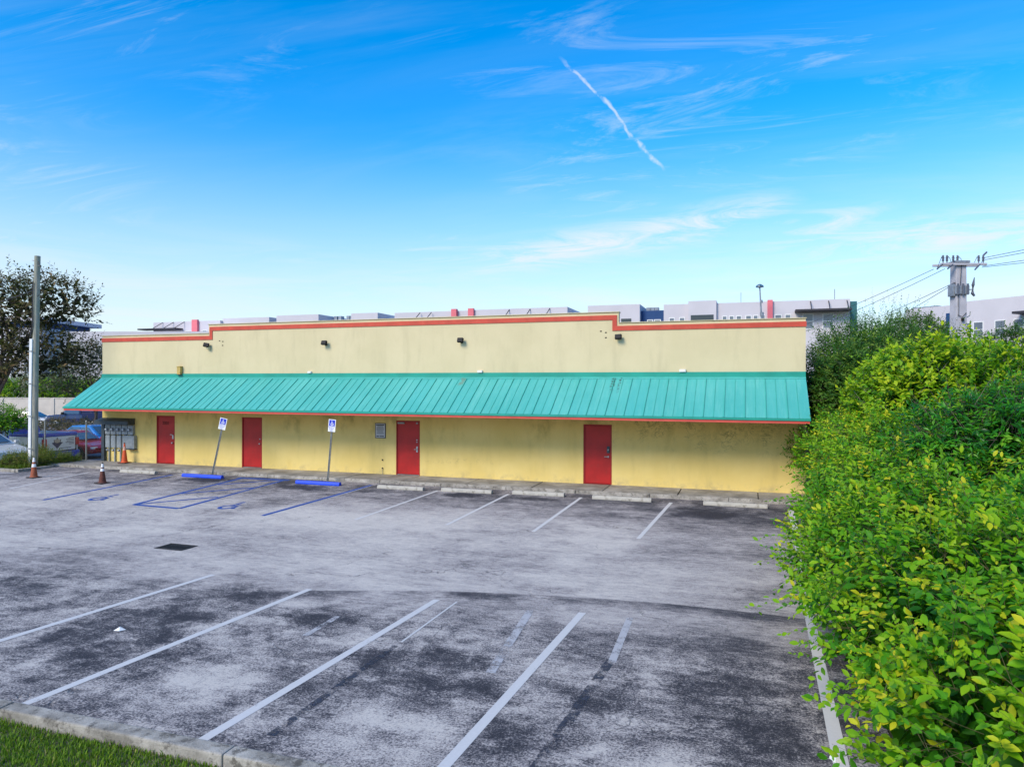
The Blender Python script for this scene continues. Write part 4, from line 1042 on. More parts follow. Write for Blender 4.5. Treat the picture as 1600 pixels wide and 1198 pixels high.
# ================================================================== FOLIAGE
T_BROAD = (np.array([(0, 0, 0), (.22, .30, .05), (.22, -.30, .05), (.55, .42, .06), (.55, -.42, .06), (.55, 0, -.02), (.85, .20, -.02), (.85, -.20, -.02), (1.0, 0, -.12), (.22, 0, .0)]),
           np.array([(0, 2, 9), (0, 9, 1), (9, 2, 4), (9, 4, 5), (1, 9, 5), (1, 5, 3), (5, 4, 7), (5, 7, 8), (5, 8, 6), (5, 6, 3)]))
T_MID = (np.array([(0, 0, 0), (.45, .42, .07), (.45, -.42, .07), (.5, 0, -.02), (1, 0, -.10)]), np.array([(0, 2, 3), (0, 3, 1), (3, 2, 4), (3, 4, 1)]))
T_FAR = (np.array([(0, 0, 0), (.5, .40, .06), (.5, -.40, .06), (1, 0, -.06)]), np.array([(0, 2, 3), (0, 3, 1)]))
def nrm(a): return a / np.maximum(np.linalg.norm(a, axis=1, keepdims=True), 1e-9)
def leaf_arrays(P, D, N, L, Wd, tmpl):
    D = nrm(D); N = N - D * (N * D).sum(1, keepdims=True); N = nrm(N); S = np.cross(N, D)
    tv, tf = tmpl
    V = P[:, None] + L[:, None, None] * (tv[None, :, :1] * D[:, None] + tv[None, :, 2:3] * N[:, None]) + (Wd[:, None, None] * tv[None, :, 1:2]) * S[:, None]
    F = (np.arange(len(P))[:, None, None] * len(tv) + tf[None]).reshape(-1, 3)
    return V.reshape(-1, 3), F
def sprays(blobs, n_twigs, k, tw_len, leaf, tint0=.45, seed=0, up=.35, shell=(.72, 1.03), droop=.0, zmin=-.5, floor=-.1):
    """twigs over the outside of overlapping ellipsoids; k leaves on each twig. returns P,D,N,L,tint and twig segments"""
    r_ = np.random.default_rng(seed); C_ = np.array([b[:3] for b in blobs], float); Rr = np.array([b[3:6] for b in blobs], float)
    area = (Rr[:, 0] * Rr[:, 1] * Rr[:, 2]) ** (2 / 3); pick = r_.choice(len(blobs), int(n_twigs * 1.8), p=area / area.sum())
    u = nrm(r_.normal(size=(len(pick), 3))); u = u[u[:, 2] > zmin]; pick = pick[:len(u)]
    lump = 1 + .13 * np.sin(u[:, 0] * 5 + pick * 1.7) * np.sin(u[:, 1] * 6 + pick) + .08 * np.sin(u[:, 2] * 9 + u[:, 0] * 7)
    rad = r_.uniform(shell[0], shell[1], len(u)) * lump
    O = C_[pick] + Rr[pick] * u * rad[:, None]; on = nrm(u / Rr[pick])
    keep = O[:, 2] > floor
    for c, r in zip(C_, Rr): keep &= (((O - c) / r) ** 2).sum(1) > .50
    O, on = O[keep][:n_twigs], on[keep][:n_twigs]; n = len(O)
    T = nrm(on * .8 + r_.normal(size=(n, 3)) * .5 + np.array([0, 0, up])); tl = r_.uniform(*tw_len, n)
    ct_ = np.clip(r_.normal(tint0 + .02, .25, n) + .10 * np.sin(O[:, 0] * 1.9) * np.sin(O[:, 1] * 1.4), 0, 1)
    ps, ds, ns, ls, ts = [], [], [], [], []
    S = nrm(np.cross(T, np.array([0, 0, 1.0]) + r_.normal(size=(n, 3)) * .35))
    for i in range(k):
        f = (i + .6) / k; p = O + T * (tl * f)[:, None]; p[:, 2] -= droop * tl * f * f
        sd = (1 if i % 2 else -1)
        d = T * .55 + S * sd * .85 + r_.normal(size=(n, 3)) * .22 + np.array([0, 0, -droop * .5 - .12])
        if i == k - 1: d = T + r_.normal(size=(n, 3)) * .2
        nn = np.array([-.12, -.32, .8]) + on * .5 + r_.normal(size=(n, 3)) * .34
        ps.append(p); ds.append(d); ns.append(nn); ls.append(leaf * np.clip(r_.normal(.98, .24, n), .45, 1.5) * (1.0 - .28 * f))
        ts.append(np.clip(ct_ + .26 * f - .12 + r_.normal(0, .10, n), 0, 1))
    return np.concatenate(ps), np.concatenate(ds), np.concatenate(ns), np.concatenate(ls), np.concatenate(ts), (O, O + T * tl[:, None])
def inner_fill(blobs, n, leaf, seed, floor=-.1):
    r_ = np.random.default_rng(seed + 999); C_ = np.array([b[:3] for b in blobs]); Rr = np.array([b[3:6] for b in blobs]); pk = r_.integers(0, len(blobs), n)
    u = nrm(r_.normal(size=(n, 3))); P = C_[pk] + Rr[pk] * u * r_.uniform(.35, .80, n)[:, None]; P = P[P[:, 2] > floor]; n = len(P)
    return P, r_.normal(size=(n, 3)), r_.normal(size=(n, 3)) + np.array([0, 0, .5]), r_.uniform(leaf * .9, leaf * 1.5, n), np.clip(r_.normal(.05, .07, n), 0, 1)  # very low tint paints the shade of the crown gaps into the inner leaves
def twig_mesh(segs, r, mat, name, parent, limit=700):
    A, B = segs; idx = rng.permutation(len(A))[:limit]; A, B = A[idx], B[idx]; n = len(A)
    T = nrm(B - A); S = nrm(np.cross(T, np.array([.3, .2, 1.0]))); Q = np.cross(T, S); V = []
    for k in range(3):
        a = 2 * math.pi * k / 3; o = (S * math.cos(a) + Q * math.sin(a)) * r; V += [A - T * .25 + o, B + o * .3]
    V = np.stack(V, 1).reshape(-1, 3); b = np.arange(n)[:, None] * 6
    F = np.concatenate([b + np.array([[0, 2, 3, 1]]), b + np.array([[2, 4, 5, 3]]), b + np.array([[4, 0, 1, 5]])])
    return link(name, np_mesh(name, V, F, mat), parent)
def limbs(base, blobs, mat, name, parent, r0, seed, n_br=9, loc=None):
    """trunk from the base that forks into limbs reaching into every blob"""
    r_ = random.Random(seed); mb = MB(); base = Vector(base)
    cen = sum((Vector(b[:3]) for b in blobs), Vector()) / len(blobs)
    top = base.lerp(Vector((base.x * .5 + cen.x * .5, base.y * .5 + cen.y * .5, cen.z)), .62)
    mb.tube([base, base.lerp(top, .5) + Vector((r_.uniform(-.1, .1), r_.uniform(-.1, .1), 0)), top], [r0, r0 * .8, r0 * .62], 8)
    for i in range(n_br):
        b = blobs[i % len(blobs)]; c = Vector(b[:3]); e = c + Vector((r_.uniform(-.55, .55) * b[3], r_.uniform(-.55, .55) * b[4], r_.uniform(-.1, .5) * b[5]))
        s = base.lerp(top, r_.uniform(.55, 1)); m = s.lerp(e, .5) + Vector((r_.uniform(-.25, .25), r_.uniform(-.25, .25), r_.uniform(.0, .3))) * min(1.0, b[3])
        mb.tube([s, m, e], [r0 * .5, r0 * .3, r0 * .10], 6)
        for q in range(2):
            e2 = m.lerp(e, .4) + Vector((r_.uniform(-.4, .4) * b[3], r_.uniform(-.4, .4) * b[4], r_.uniform(-.1, .35) * b[5])); mb.tube([m, m.lerp(e2, .5) + Vector((0, 0, .1)), e2], [r0 * .25, r0 * .17, r0 * .06], 5)
    return mb.build(name, mat, parent)
def plant(name, base, blobs, label, cat, group, leafmat, stemmat, n_twigs, k, tw, leaf, tmpl, tint0, seed, r0=.04, fill=600, wr=.62, twigs=True, up=.35, shell=(.72, 1.03), droop=0.0, singles=0, floor=-.1, zmin=-.5, arch=0):
    t = empty(name, base, label, cat, group)
    bl = [(b[0] - base[0], b[1] - base[1], b[2] - base[2], *b[3:6]) for b in blobs]
    fl = floor - base[2]
    P, D, N, L, tt, segs = sprays(bl, n_twigs, k, tw, leaf, tint0, seed, up, shell, droop, zmin, fl)
    if arch:
        P3, D3, N3, L3, t3, sg3 = sprays(bl, arch, k + 4, (tw[1] * 1.3, tw[1] * 2.2), leaf, tint0 + .08, seed + 50, up, (.85, 1.0), .45, -.2, fl)
        P, D, N, L, tt = (np.concatenate(z) for z in ((P, P3), (D, D3), (N, N3), (L, L3), (tt, t3)))
    Wd = L * wr
    if singles:
        cl_ = np.array([CAM_POS.x - base[0], CAM_POS.y - base[1], CAM_POS.z - base[2]])
        dist = np.linalg.norm(P - cl_, axis=1); vis = nrm(P - cl_)
        inview = (vis @ np.array(fwd)) > 0; q = (P - cl_); fx = (q @ np.array(rgt)) / np.maximum(q @ np.array(fwd), .1); fy = (q @ np.array(upv)) / np.maximum(q @ np.array(fwd), .1)
        ok = inview & (np.abs(fx) < .72) & (np.abs(fy) < .535)
        order = np.argsort(np.where(ok, dist - .9 * P[:, 2], 1e6))[:singles]
        tv, tf = tmpl; variants = []
        for q_ in range(6):
            me = np_mesh('leaf', tv * np.array([1, wr, 1]) if True else tv, tf, leafmat, attr=np.full(len(tf), .35 + .12 * q_)); variants.append(me)
        Dn = nrm(D[order]); Nn = N[order]; Nn = nrm(Nn - Dn * (Nn * Dn).sum(1, keepdims=True)); Sn = np.cross(Nn, Dn)
        for a, i in enumerate(order):
            o = link('leaf', variants[int(np.clip((tt[i] - .29) / .12, 0, 5))], t)
            mm = Matrix.Identity(4)
            for r in range(3):
                mm[r][0], mm[r][1], mm[r][2], mm[r][3] = Dn[a][r] * L[i], Sn[a][r] * L[i], Nn[a][r] * L[i], P[i][r]
            o.matrix_local = mm
        keep = np.ones(len(P), bool); keep[order] = False; P, D, N, L, tt, Wd = P[keep], D[keep], N[keep], L[keep], tt[keep], Wd[keep]
    if fill:
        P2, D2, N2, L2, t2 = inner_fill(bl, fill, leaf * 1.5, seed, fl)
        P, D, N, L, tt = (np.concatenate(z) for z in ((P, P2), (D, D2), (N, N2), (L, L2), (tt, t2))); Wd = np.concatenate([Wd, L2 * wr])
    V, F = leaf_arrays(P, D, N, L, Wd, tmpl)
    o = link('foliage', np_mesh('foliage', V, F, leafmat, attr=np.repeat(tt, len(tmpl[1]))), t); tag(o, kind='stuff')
    if twigs: tag(twig_mesh(segs, .0035 if leaf < .12 else .006, stemmat, 'twigs', t), kind='stuff')
    limbs((0, 0, 0), bl, stemmat, 'trunk' if r0 > .05 else 'stem', t, r0, seed)
    return t

HG = 'shrubs of the hedge along the right side of the lot'
near = [  # x, y, height, half width, tint, label
    (2.45, -18.75, 2.05, 1.35, .50, 'big-leaved yellow-green shrub in the bottom right corner, nearest the viewer'),
    (2.30, -16.55, 2.20, 1.35, .49, 'leafy yellow-green hedge shrub, second from the bottom right corner'),
    (2.20, -14.30, 2.25, 1.40, .47, 'leafy green hedge shrub below the glossy dark small tree'),
    (2.25, -11.90, 2.30, 1.30, .47, 'green hedge shrub in front of the glossy dark small tree'),
    (2.50, -9.60, 2.55, 1.30, .50, 'green hedge shrub left of the glossy dark small tree'),
    (2.82, -7.20, 2.75, 1.28, .60, 'bright lime hedge shrub halfway to the building'),
    (2.92, -4.90, 2.80, 1.25, .58, 'bright lime hedge shrub beside the end of the awning'),
    (2.75, -2.70, 2.60, 1.20, .42, 'green shrub with arching twigs by the right end of the sidewalk'),
    (2.42, -.70, 2.35, 1.05, .36, 'dark green shrub pressed against the right corner of the building')]
for i, (x, y, h, w, tn, lab) in enumerate(near):
    bl = [(x, y, h * (.50 if i < 5 else .60), w, 1.35, h * (.52 if i < 5 else .44)), (x - .25 + (.6 if i > 4 else 0), y + .55, h * .33, w * (.95 if i < 5 else .7), .95, h * .38), (x + .35, y - .5, h * .62, w * .8, .85, h * .40), (x + 1.3, y + .2, h * .55, 1.1, 1.2, h * .5)]
    close = i < 4
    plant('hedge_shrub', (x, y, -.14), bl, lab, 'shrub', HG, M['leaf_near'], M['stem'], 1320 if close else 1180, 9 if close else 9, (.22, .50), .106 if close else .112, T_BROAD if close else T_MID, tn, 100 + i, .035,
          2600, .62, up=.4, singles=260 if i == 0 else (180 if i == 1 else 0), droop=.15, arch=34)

MG = 'trees and tall bushes behind the hedge'
plant('glossy_tree', (3.75, -11.3, -.14), [(3.7, -11.3, 2.35, 1.25, 1.2, 1.0), (4.5, -10.9, 2.7, 1.2, 1.1, .85), (3.2, -11.7, 1.9, .9, .9, .9)], 'small tree with glossy deep green drooping leaves in the middle of the hedge', 'tree', MG, M['leaf_dark'], M['bark'], 1500, 10, (.25, .50), .13, T_MID, .48, 201, .06, 1800, .40, droop=.5)
plant('bushy_tree', (4.6, -5.2, -.14), [(4.5, -5.2, 2.9, 1.8, 1.8, 1.6), (3.9, -4.2, 3.1, 1.3, 1.4, 1.3), (5.8, -5.8, 2.9, 1.6, 1.6, 1.3)], 'broad lime green bushy tree right of the awning end', 'tree', MG, M['leaf_mid'], M['barkpale'], 2100, 9, (.22, .42), .165, T_MID, .55, 202, .09, 2200, .66, arch=60)
plant('bushy_tree', (7.4, -6.9, -.14), [(7.2, -6.9, 2.6, 1.8, 1.8, 1.2), (8.6, -6.0, 2.7, 1.7, 1.7, 1.15), (6.2, -8.2, 2.3, 1.3, 1.3, 1.1)], 'lime green bushy tree at the right edge of the picture', 'tree', MG, M['leaf_mid'], M['barkpale'], 2000, 9, (.22, .42), .165, T_MID, .52, 203, .09, 2200, .66, arch=60)
plant('bushy_tree', (8.2, -1.8, -.14), [(8.2, -1.8, 2.9, 2.2, 2.0, 1.4), (6.2, -1.2, 3.2, 1.9, 1.7, 1.55), (10.4, -2.2, 2.6, 2.0, 2.0, 1.35)], 'yellow-green bushy tree below the concrete pole', 'tree', MG, M['leaf_mid'], M['barkpale'], 2300, 9, (.24, .45), .18, T_MID, .60, 204, .1, 2400, .66, arch=60)
plant('dense_tree', (3.35, 1.0, -.3), [(3.25, 1.2, 3.0, 1.3, 1.7, 1.7), (3.5, .2, 2.0, 1.3, 1.3, 1.7), (4.3, 2.6, 3.7, 1.6, 1.6, 1.4), (3.2, 2.8, 2.2, 1.2, 1.5, 1.9)], 'dense dark green tree against the right corner of the building', 'tree', MG, M['leaf_fine'], M['bark'], 3000, 9, (.22, .45), .16, T_MID, .66, 205, .08, 4200, .5, arch=40)
plant('fine_tree', (4.2, 6.2, -.4), [(4.2, 6.0, 4.2, 2.0, 2.0, 1.6), (5.8, 7.4, 4.3, 2.0, 2.0, 1.6), (3.4, 5.2, 3.4, 1.4, 1.5, 1.6), (4.5, 6.0, 2.4, 2.2, 2.0, 1.8)], 'small-leaved dark tree showing over the right end of the parapet', 'tree', MG, M['leaf_fine'], M['bark'], 3400, 10, (.3, .8), .13, T_FAR, .50, 206, .09, 4500, .5, up=.9)
plant('wispy_tree', (6.6, 13.0, -.4), [(6.4, 13.0, 5.2, 2.0, 2.0, 1.9), (5.2, 12.4, 4.6, 1.6, 1.6, 1.6), (8.0, 13.6, 4.6, 1.8, 1.8, 1.6)], 'wispy tree with thin upright twigs against the sky', 'tree', MG, M['leaf_fine'], M['bark'], 900, 12, (.5, 1.5), .10, T_FAR, .55, 207, .09, 600, .5, up=1.3, shell=(.5, 1.0))
plant('round_tree', (11.0, 31.0, -.4), [(11.0, 31.0, 6.4, 2.4, 2.2, 1.9), (13.0, 31.5, 5.6, 1.8, 1.8, 1.6)], 'small green tree left of the concrete pole, in front of the white flats', 'tree', MG, M['leaf_fine'], M['bark'], 1100, 8, (.4, .8), .22, T_FAR, .72, 208, .12, 700, .55)
plant('spreading_tree', (21.0, 44.0, -.4), [(20.4, 44.2, 6.4, 2.3, 2.2, 1.5), (23.0, 45.0, 7.2, 2.4, 2.2, 1.6), (25.5, 46.0, 6.2, 2.4, 2.4, 2.0), (18.4, 43.5, 5.6, 1.5, 1.5, 1.0)], 'dark spreading tree in front of the flats on the far right', 'tree', MG, M['leaf_fine'], M['bark'], 1300, 8, (.4, .9), .24, T_FAR, .42, 209, .14, 700, .55)

# left side
plant('large_tree', (-43.0, 5.6, -.45), [(-39.9, 6.5, 8.2, 2.5, 2.5, 1.75), (-42.6, 5.6, 8.0, 2.8, 2.6, 1.9), (-46.0, 4.6, 7.6, 3.0, 2.6, 2.2), (-39.8, 6.6, 5.2, 2.6, 2.4, 1.5), (-43.0, 5.4, 5.0, 3.2, 2.6, 1.9), (-46.5, 4.6, 4.4, 3.0, 2.6, 2.0)],
      'large sparse brownish tree behind the wooden pole on the left', 'tree', None, M['leaf_brown'], M['bark'], 3500, 9, (.4, 1.0), .25, T_FAR, .40, 301, .24, 1500, .6, shell=(.35, 1.05), floor=2.2)
plant('grey_green_tree', (-46.0, 14.8, -.45), [(-46.2, 14.6, 4.6, 2.4, 2.4, 1.7), (-44.2, 16.0, 4.2, 2.0, 2.0, 1.6), (-48.4, 13.6, 3.6, 2.0, 2.0, 1.5), (-42.4, 17.6, 4.9, 1.6, 1.6, 1.5)], 'loose grey-green tree next to the left end of the parapet', 'tree', None, M['leaf_grey'], M['bark'], 2600, 8, (.4, .9), .21, T_FAR, .48, 302, .13, 400, .55, shell=(.4, 1.03))
plant('round_bush', (-34.2, -.55, -.45), [(-34.4, -.5, 1.85, 1.25, 1.1, .62), (-33.5, -.4, 1.6, .8, .9, .55), (-35.4, -.8, 1.9, 1.1, 1.0, .6)], 'rounded bright green bush left of the wooden pole', 'bush', None, M['leaf_near'], M['bark'], 900, 8, (.15, .35), .10, T_FAR, .36, 303, .05, 900, .6, floor=1.1)
for i, (x, y, s, lab) in enumerate(((-83.5, 33.5, 3.0, 'green tree behind the cream wall at the left edge'), (-79.0, 35.0, 2.6, 'yellow-green tree behind the cream wall, left of the pole'), (-75.5, 36.2, 2.7, 'green tree behind the cream wall, right of the pole'), (-71.0, 37.8, 2.7, 'green tree behind the cream wall beside the awning'))):
    plant('garden_tree', (x, y, -.45), [(x, y, 2.6, s, s, 1.5), (x + 1.6, y + .5, 2.3, s * .7, s * .7, 1.4)], lab, 'tree', 'trees behind the cream wall', M['leaf_mid'], M['bark'], 700, 7, (.4, .8), .26, T_FAR, .46, 310 + i, .12, 500, .55)
# clipped hedge in front of the far cars
plant('dry_hedge', (-52, 15.7, -.45), [(-58 + 2.2 * k, 14.2 + .72 * k, .12, 1.5, .9, .62) for k in range(8)], 'brown dry hedge between the road and the far parked cars', 'hedge', None, M['leaf_brown'], M['bark'], 1700, 7, (.15, .4), .13, T_FAR, .58, 320, .05, 1500, .55, floor=-.42)
# tall weeds by the pole
for i, (x, y, h, lab) in enumerate(((-29.9, -1.15, .28, 'low leafy weed clump right behind the wooden pole'), (-31.9, -.75, .55, 'taller leafy weed clump by the fence left of the wooden pole'), (-30.1, -2.55, .45, 'green weed clump in front of the white car'))):
    plant('weed_clump', (x, y, -.08), [(x, y, h * .45, .7, .6, h * .5), (x + .5, y + .2, h * .3, .5, .5, h * .35)], lab, 'weeds', 'weed clumps on the left verge', M['weed'], M['stem'], 420, 7, (.15, .40), .085, T_FAR, .40 + .1 * i, 330 + i, .02, 100, .4, up=1.0, floor=-.07)

# ================================================================== BACKGROUND BUILDINGS
def window(parent, x0, x1, z0, z1, y, mull=True):
    w = MB().box(x0, x1, y - .05, y - .002, z0, z0 + .08).box(x0, x1, y - .05, y - .002, z1 - .08, z1).box(x0, x0 + .08, y - .05, y - .002, z0 + .081, z1 - .081).box(x1 - .08, x1, y - .05, y - .002, z0 + .081, z1 - .081)
    if mull: w.box(x0 + .081, x1 - .081, y - .045, y - .002, (z0 + z1) / 2 - .035, (z0 + z1) / 2 + .035)
    w = w.build('window', M['white'], parent)
    MB().box(x0 + .081, x1 - .081, y - .02, y - .001, z0 + .081, z1 - .081).build('pane', M['window'], w)
    return w
Y0 = 58.0
flats = empty('apartment_building', (-40, Y0, GZ), 'long white apartment block with coral and navy panels behind the yellow building', 'building')
def F_(*a): return tuple(a)
bt_ = Matrix.Translation((40, -Y0, -GZ))
def fbox(name, mat, x0, x1, y0, y1, z0, z1, parent=flats): return MB().box(x0 + 40, x1 + 40, y0 - Y0, y1 - Y0, z0 - GZ, z1 - GZ).build(name, mat, parent)
for (x0, x1, dy, zt) in ((-84.2, -72.0, 0, 12.55), (-71.98, -64.0, .5, 12.85), (-63.98, -62.42, 2.5, 12.15), (-62.4, -55.6, 0, 12.95), (-55.58, -50.52, 2.5, 12.25), (-50.5, -46.5, 0, 12.9), (-46.48, -44.12, 2.5, 12.35), (-44.1, -32.92, .2, 12.80),
                         (-32.9, -20.7, 0, 12.82), (-20.68, -18.22, 2.5, 12.3), (-18.2, -12.02, 0, 12.85), (-9.3, -6.5, .3, 12.72), (-6.48, -3.4, -.4, 12.95), (-3.38, 10.3, 0, 12.66)):
    fbox('wall_block', M['bgwhite'], x0, x1, Y0 + dy, Y0 + 16 - (dy > 2), GZ, zt)
fbox('navy_bay', M['bgblue'], -12.0, -9.32, Y0 + 1.0, Y0 + 14, GZ, 12.15)
fbox('teal_pier', M['bggreen'], 10.32, 11.0, Y0 + .2, Y0 + 14, GZ, 12.4)
for x0, x1, zt in ((-76.8, -75.8, 12.75), (-35.8, -35.1, 13.0), (-33.5, -32.75, 13.0), (2.0, 2.55, 12.8)):
    fbox('coral_pier', M['bgpink'], x0, x1, Y0 - .35, Y0 - .002 if x0 != -35.8 else Y0 + .198, GZ, zt)
for x0, x1, rods in ((-85.6, -78.7, (-83, -81, -79)), (4.8, 10.31, (6.4, 8.2, 10.0))):
    c_ = fbox('canopy', M['bgroof'], x0, x1, Y0 - 1.6, Y0 - .003, 11.35, 11.55)
    for r in rods: MB().tube([(r + 40, -1.3, 11.55 - GZ), (r + 40 + (.6 if x0 < 0 else 0), -.02, 12.5 - GZ)], .05, 6).build('tie_rod', M['bgroof'], flats)
for rx in (-40.6, -39.0, -28.4, -25.7, -23.2):
    MB().tube([(rx + 40, -1.3, 11.55 - GZ), (rx + 40.3, -.02, 12.7 - GZ)], .05, 6).build('tie_rod', M['bgroof'], flats)
for x0, x1 in ((-41.4, -37.5), (-29.3, -22.3)): fbox('canopy', M['bgroof'], x0, x1, Y0 - 1.6, Y0 - .003, 11.35, 11.55)
for x0, x1 in ((-83.2, -81.9), (-81.3, -80.0), (-79.6, -78.9), (-78.2, -77.1), (-75.2, -74.3), (-73.9, -73.0), (-2.8, -2.25), (-2.05, -1.5), (-1.3, -.7), (-.3, .35), (.5, 1.05), (1.2, 1.8), (2.75, 3.5), (3.8, 4.45), (5.6, 6.7), (7.6, 8.7)):
    window(flats, x0 + 40, x1 + 40, 9.5 - GZ, 11.2 - GZ, 0)
for x0, x1 in ((-8.7, -8.05), (-7.55, -6.9)): window(flats, x0 + 40, x1 + 40, 9.5 - GZ, 11.2 - GZ, .3)
for x0, x1 in ((-11.3, -10.6), (-10.5, -9.7)): window(flats, x0 + 40, x1 + 40, 9.4 - GZ, 11.1 - GZ, 1.0)
lo_ = fbox('loggia', M['glass_dark'], -6.2, -3.7, Y0 - .42, Y0 - .4005, 8.6, 11.35); fbox('loggia', M['glass_dark'], -14.2, -13.0, Y0 - .02, Y0 - .001, 8.6, 11.2)
for x0 in (-63.8, -63.3, -62.8, -55.2, -54.5, -53.2, -52.6, -51.9, -51.2, -44.6, -11.7, -11.2, -10.7):
    u = fbox('rooftop_unit', M['hvac'], x0, x0 + .46, Y0 + 3.2, Y0 + 4.0, 12.1, 12.95 if x0 < -20 else 12.75)
MB().tube([(-.8 + 40, 2, 12.66 - GZ), (-.8 + 40, 2, 14.0 - GZ)], .03, 5).build('antenna', M['hvac'], flats)
MB().tube([(9.0 + 40, 2, 12.66 - GZ), (9.0 + 40, 2, 14.0 - GZ)], .04, 5).build('antenna', M['hvac'], flats)

# flats on the right, turned to face the viewer
rb_ = empty('apartment_building', (22.9, 65.5, GZ), 'white apartment block with sash windows and navy bay on the far right', 'building', None, math.atan2(-.7205, .6934))
H_ = 12.75 - GZ
MB().box(-.6, 22, 0, 12, 0, H_).build('wall_block', M['bgwhite'], rb_)
MB().box(-3.0, -.62, 1.2, 11, 0, H_ - 1.0).build('navy_bay', M['bgblue'], rb_)
MB().box(-9.2, -3.02, 3.0, 14, 0, H_ + .1).build('wall_block', M['bgwhite'], rb_)
for k in range(2): MB().box(-2.7 + 1.1 * k, -1.8 + 1.1 * k, 2.2, 3.2, H_ - .99, H_ + .12).build('rooftop_unit', M['hvac'], rb_)
MB().box(-9.0, -6.0, 4.0, 5.0, H_ + .101, H_ + .35).build('rooftop_unit', M['hvac'], rb_)
for x0, x1 in ((.05, .75), (.85, 1.95), (3.1, 4.2), (5.0, 6.0), (8.2, 9.1), (10.5, 11.5), (13, 14)):
    window(rb_, x0, x1, H_ - 4.1, H_ - 2.35, 0); window(rb_, x0, x1, H_ - 7.6, H_ - 5.9, 0)
window(rb_, -1.7, -.75, H_ - 4.3, H_ - 2.6, 1.2)
MB().box(5.7, 16, -1.6, -.003, H_ - 1.95, H_ - 1.7).build('canopy', M['bgroof'], rb_)
for r in (7.0, 10.0, 13.0): MB().tube([(r, -1.3, H_ - 1.7), (r + .3, -.02, H_ - .45)], .05, 6).build('tie_rod', M['bgroof'], rb_)
MB().box(-.62, 22.02, -.06, -.003, H_ - 5.35, H_ - 5.15).build('string_course', M['bgwhite'], rb_)

# flats on the left
lb = empty('apartment_building', (-78.0, 44.0, GZ), 'white apartment block with navy band and flat roof behind the left tree', 'building', None, R_(17))
MB().box(-30, -8.2, 0, 12, 0, 10.6 - GZ).build('wall_block', M['bgwhite'], lb)
MB().box(-26, -8.8, .3, 11, 10.61 - GZ, 11.4 - GZ).build('navy_band', M['bgblue'], lb)
MB().box(-27, -7.7, -.4, 12, 11.41 - GZ, 11.95 - GZ).build('roof_slab', M['bgwhite'], lb)
MB().box(-8.18, 13.0, 2.0, 14, 0, 10.25 - GZ).build('wall_block', M['bgwhite'], lb)
for x0 in (-10.4, -12.8, -15.4, -18, -21, -24):
    for z0 in (7.9, 4.6): window(lb, x0, x0 + 1.6, z0 - GZ, z0 + 1.7 - GZ, 0)

sl_ = empty('street_light', (1.15, 54.6, GZ), 'tall grey street light with a small dome head above the parapet', 'street light')
MB().tube([(.35, 0, 0), (.30, 0, 9), (.12, 0, 12.0), (0, 0, 14.3)], [.13, .11, .09, .06], 8).build('post', M['hvac'], sl_)
MB().lathe([(.05, 14.2), (.42, 14.28), (.36, 14.46), (.12, 14.6)], 12).build('lamp_head', simple('lamp_blue_grey', (.05, .12, .18), .4), sl_)
MB().tube([(.2, 0, 11.6), (.24, 0, 11.2)], .2, 8).build('collar', M['hvac'], sl_)
MB().tube([(.14, 0, 12.9), (.17, 0, 12.6)], .15, 8).build('collar', M['hvac'], sl_)

# ------------------------------------------------------------------ concrete power pole on the right
cp = empty('concrete_power_pole', (11.85, 23.41, GZ), 'square concrete power pole with crossarms and insulators above the trees on the right', 'utility pole', None, math.atan2(.3175, .9482))
zt = 10.85 - GZ
MB().loft([[(-.36, -.36, 0), (.36, -.36, 0), (.36, .36, 0), (-.36, .36, 0)], [(-.30, -.30, zt), (.30, -.30, zt), (.30, .30, zt), (-.30, .30, zt)]]).build('shaft', M['cpole'], cp, bevel=.03)
MB().box(.06, .34, -.40, -.335, 5.0 - GZ, 6.55 - GZ).build('cable_cover', M['pinkwall'], cp)
ca_ = MB().box(-1.28, 1.42, -.46, -.33, zt - .26, zt - .13).build('crossarm', M['cpole'], cp, bevel=.015); MB().box(-1.28, 1.42, .33, .46, zt - .22, zt - .09).build('crossarm', M['cpole'], cp, bevel=.015)
MB().box(-.42, .42, -.47, .47, zt - .12, zt + .02).build('cap_plate', M['hvac'], cp, bevel=.02)
for x_ in (-1.15, -.92, -.55, -.30, .95, 1.22):
    i_ = MB().lathe([(.03, 0), (.03, .1), (.075, .12), (.04, .18), (.08, .2), (.04, .27), (.085, .29), (.045, .36), (.06, .40), (.035, .46)], 10, (x_, -.40, zt - .13)).build('insulator', M['insul'], cp)
for (a, b) in (((-1.2, -.45, zt - .2), (-1.62, -.6, zt - .52)), ((-.6, -.45, zt - .2), (-1.0, -.6, zt - .5)), ((1.0, -.45, zt - .2), (.6, -.6, zt - .55)), ((1.3, .4, zt - .15), (1.55, .6, zt - .18))):
    MB().tube([a, Vector(a).lerp(Vector(b), .3), b], [.025, .05, .045], 8).build('strain_insulator', M['insul'], cp)
for pts in ([(-1.62, -.6, zt - .5), (-1.25, -.45, zt + .25), (-1.15, -.4, zt + .33)], [(-.92, -.4, zt + .33), (-.75, -.4, zt + .15), (-.68, -.45, zt - .15)], [(-.30, -.4, zt + .33), (-.1, -.42, zt + .1), (-.05, -.4, zt - .1)], [(.7, -.4, zt - .1), (.85, -.4, zt + .22), (.95, -.4, zt + .33)], [(1.22, -.4, zt + .33), (1.42, -.2, zt + .2), (1.5, .4, zt - .18)]):
    MB().tube(pts, .014, 5).build('jumper_wire', M['wire'], cp)
MB().tube([(1.22, -.40, zt + .32), (1.42, -.42, zt + .52)], .05, 8).build('arrester', M['insul'], cp)
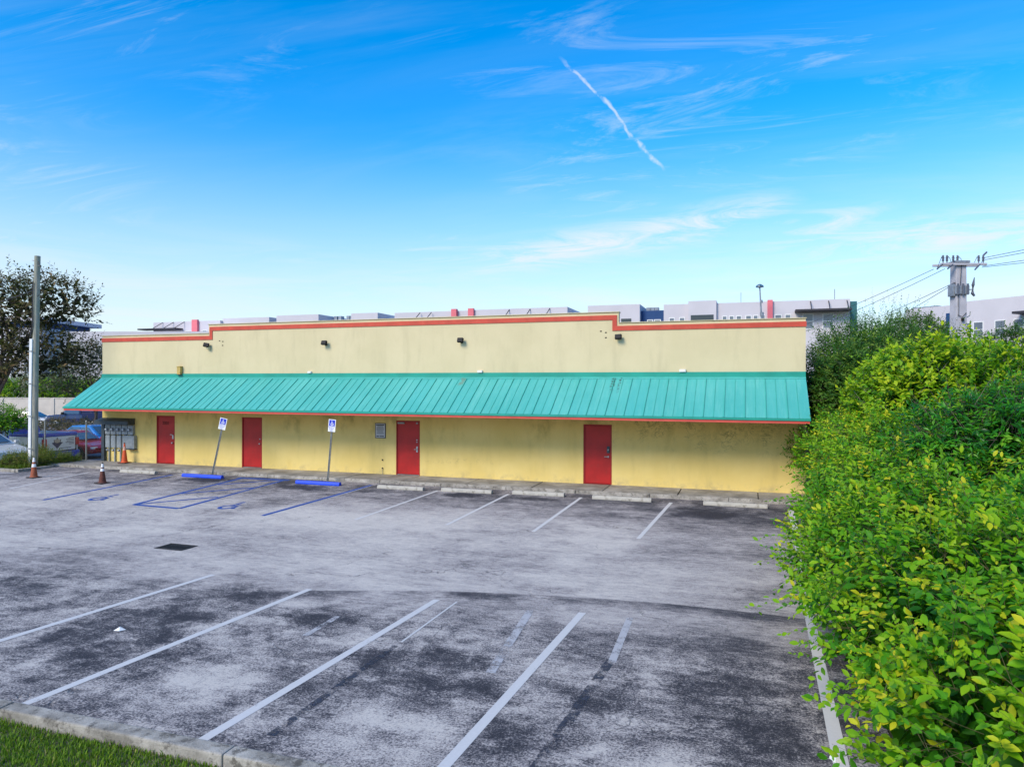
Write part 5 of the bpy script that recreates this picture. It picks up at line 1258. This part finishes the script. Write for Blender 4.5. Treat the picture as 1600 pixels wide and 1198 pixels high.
cl2 = MB().box(-.42, .40, -.42, -.34, zt - 1.95, zt - 1.45).box(-.50, -.36, -.30, .2, zt - 2.05, zt - 1.35).build('bracket_band', M['hvac'], cp)
for x_ in (-.30, .0, .28): MB().tube([(x_, -.46, zt - 2.0), (x_, -.46, zt - 1.35)], .06, 8).build('cutout', M['insul'], cp)
MB().tube([(.36, -.2, zt - 1.68), (.75, -.25, zt - 1.66)], .03, 6).build('side_arm', M['galv'], cp)
MB().tube([(.80, -.25, zt - 2.05), (.68, -.25, zt - 1.9), (.72, -.25, zt - 1.4), (.80, -.25, zt - .95)], [.06, .09, .085, .02], 8).build('arrester', M['insul'], cp)
MB().tube([(-.12, -.38, zt - 1.5), (-.05, -.38, zt - .2)], .018, 5).build('down_lead', M['wire'], cp); MB().tube([(-.2, -.37, zt - 1.95), (-.2, -.37, zt - 3.2)], .015, 5).build('down_lead', M['wire'], cp)
MB().tube([(.36, -.1, zt - 3.35), (.62, -.1, zt - 3.2), (.66, -.1, zt - 2.95)], .03, 6).build('hook_bracket', M['galv'], cp)
MB().box(-.05, .08, -.45, -.36, zt - 3.55, zt - 3.35).build('clamp', M['black'], cp)
MB().tube([(-.25, -.37, zt - 3.2), (0, -.42, zt - 3.3), (.25, -.37, zt - 3.05)], .02, 6).build('cable_loop', M['wire'], cp)
WG = 'power lines at the concrete pole'
for a, b, sg, lab in (((10.32, 22.3, 10.33), (-4, 90, 9.4), .9, 'upper left power line dropping away from the crossarm'), ((10.95, 22.5, 10.35), (-2, 92, 8.9), .9, 'second left power line below the upper one'), ((11.6, 23.0, 9.6), (0, 90, 7.5), .9, 'third left power line leaving the bracket band'), ((11.6, 23.0, 9.55), (3, 80, 5.4), .9, 'lowest left power line running behind the trees'),
                      ((13.2, 23.6, 11.05), (40, 10, 15.5), .3, 'top right power line leaving the picture'), ((13.3, 23.7, 10.95), (40, 10, 14.8), .3, 'second right power line leaving the picture'), ((13.3, 24.2, 10.65), (40, 10, 13.5), .4, 'third right power line leaving the picture'), ((13.3, 24.3, 10.6), (40, 10, 12.3), .4, 'lowest right power line leaving the picture')):
    wire('power_line', a, b, sg, lab, WG, .016)
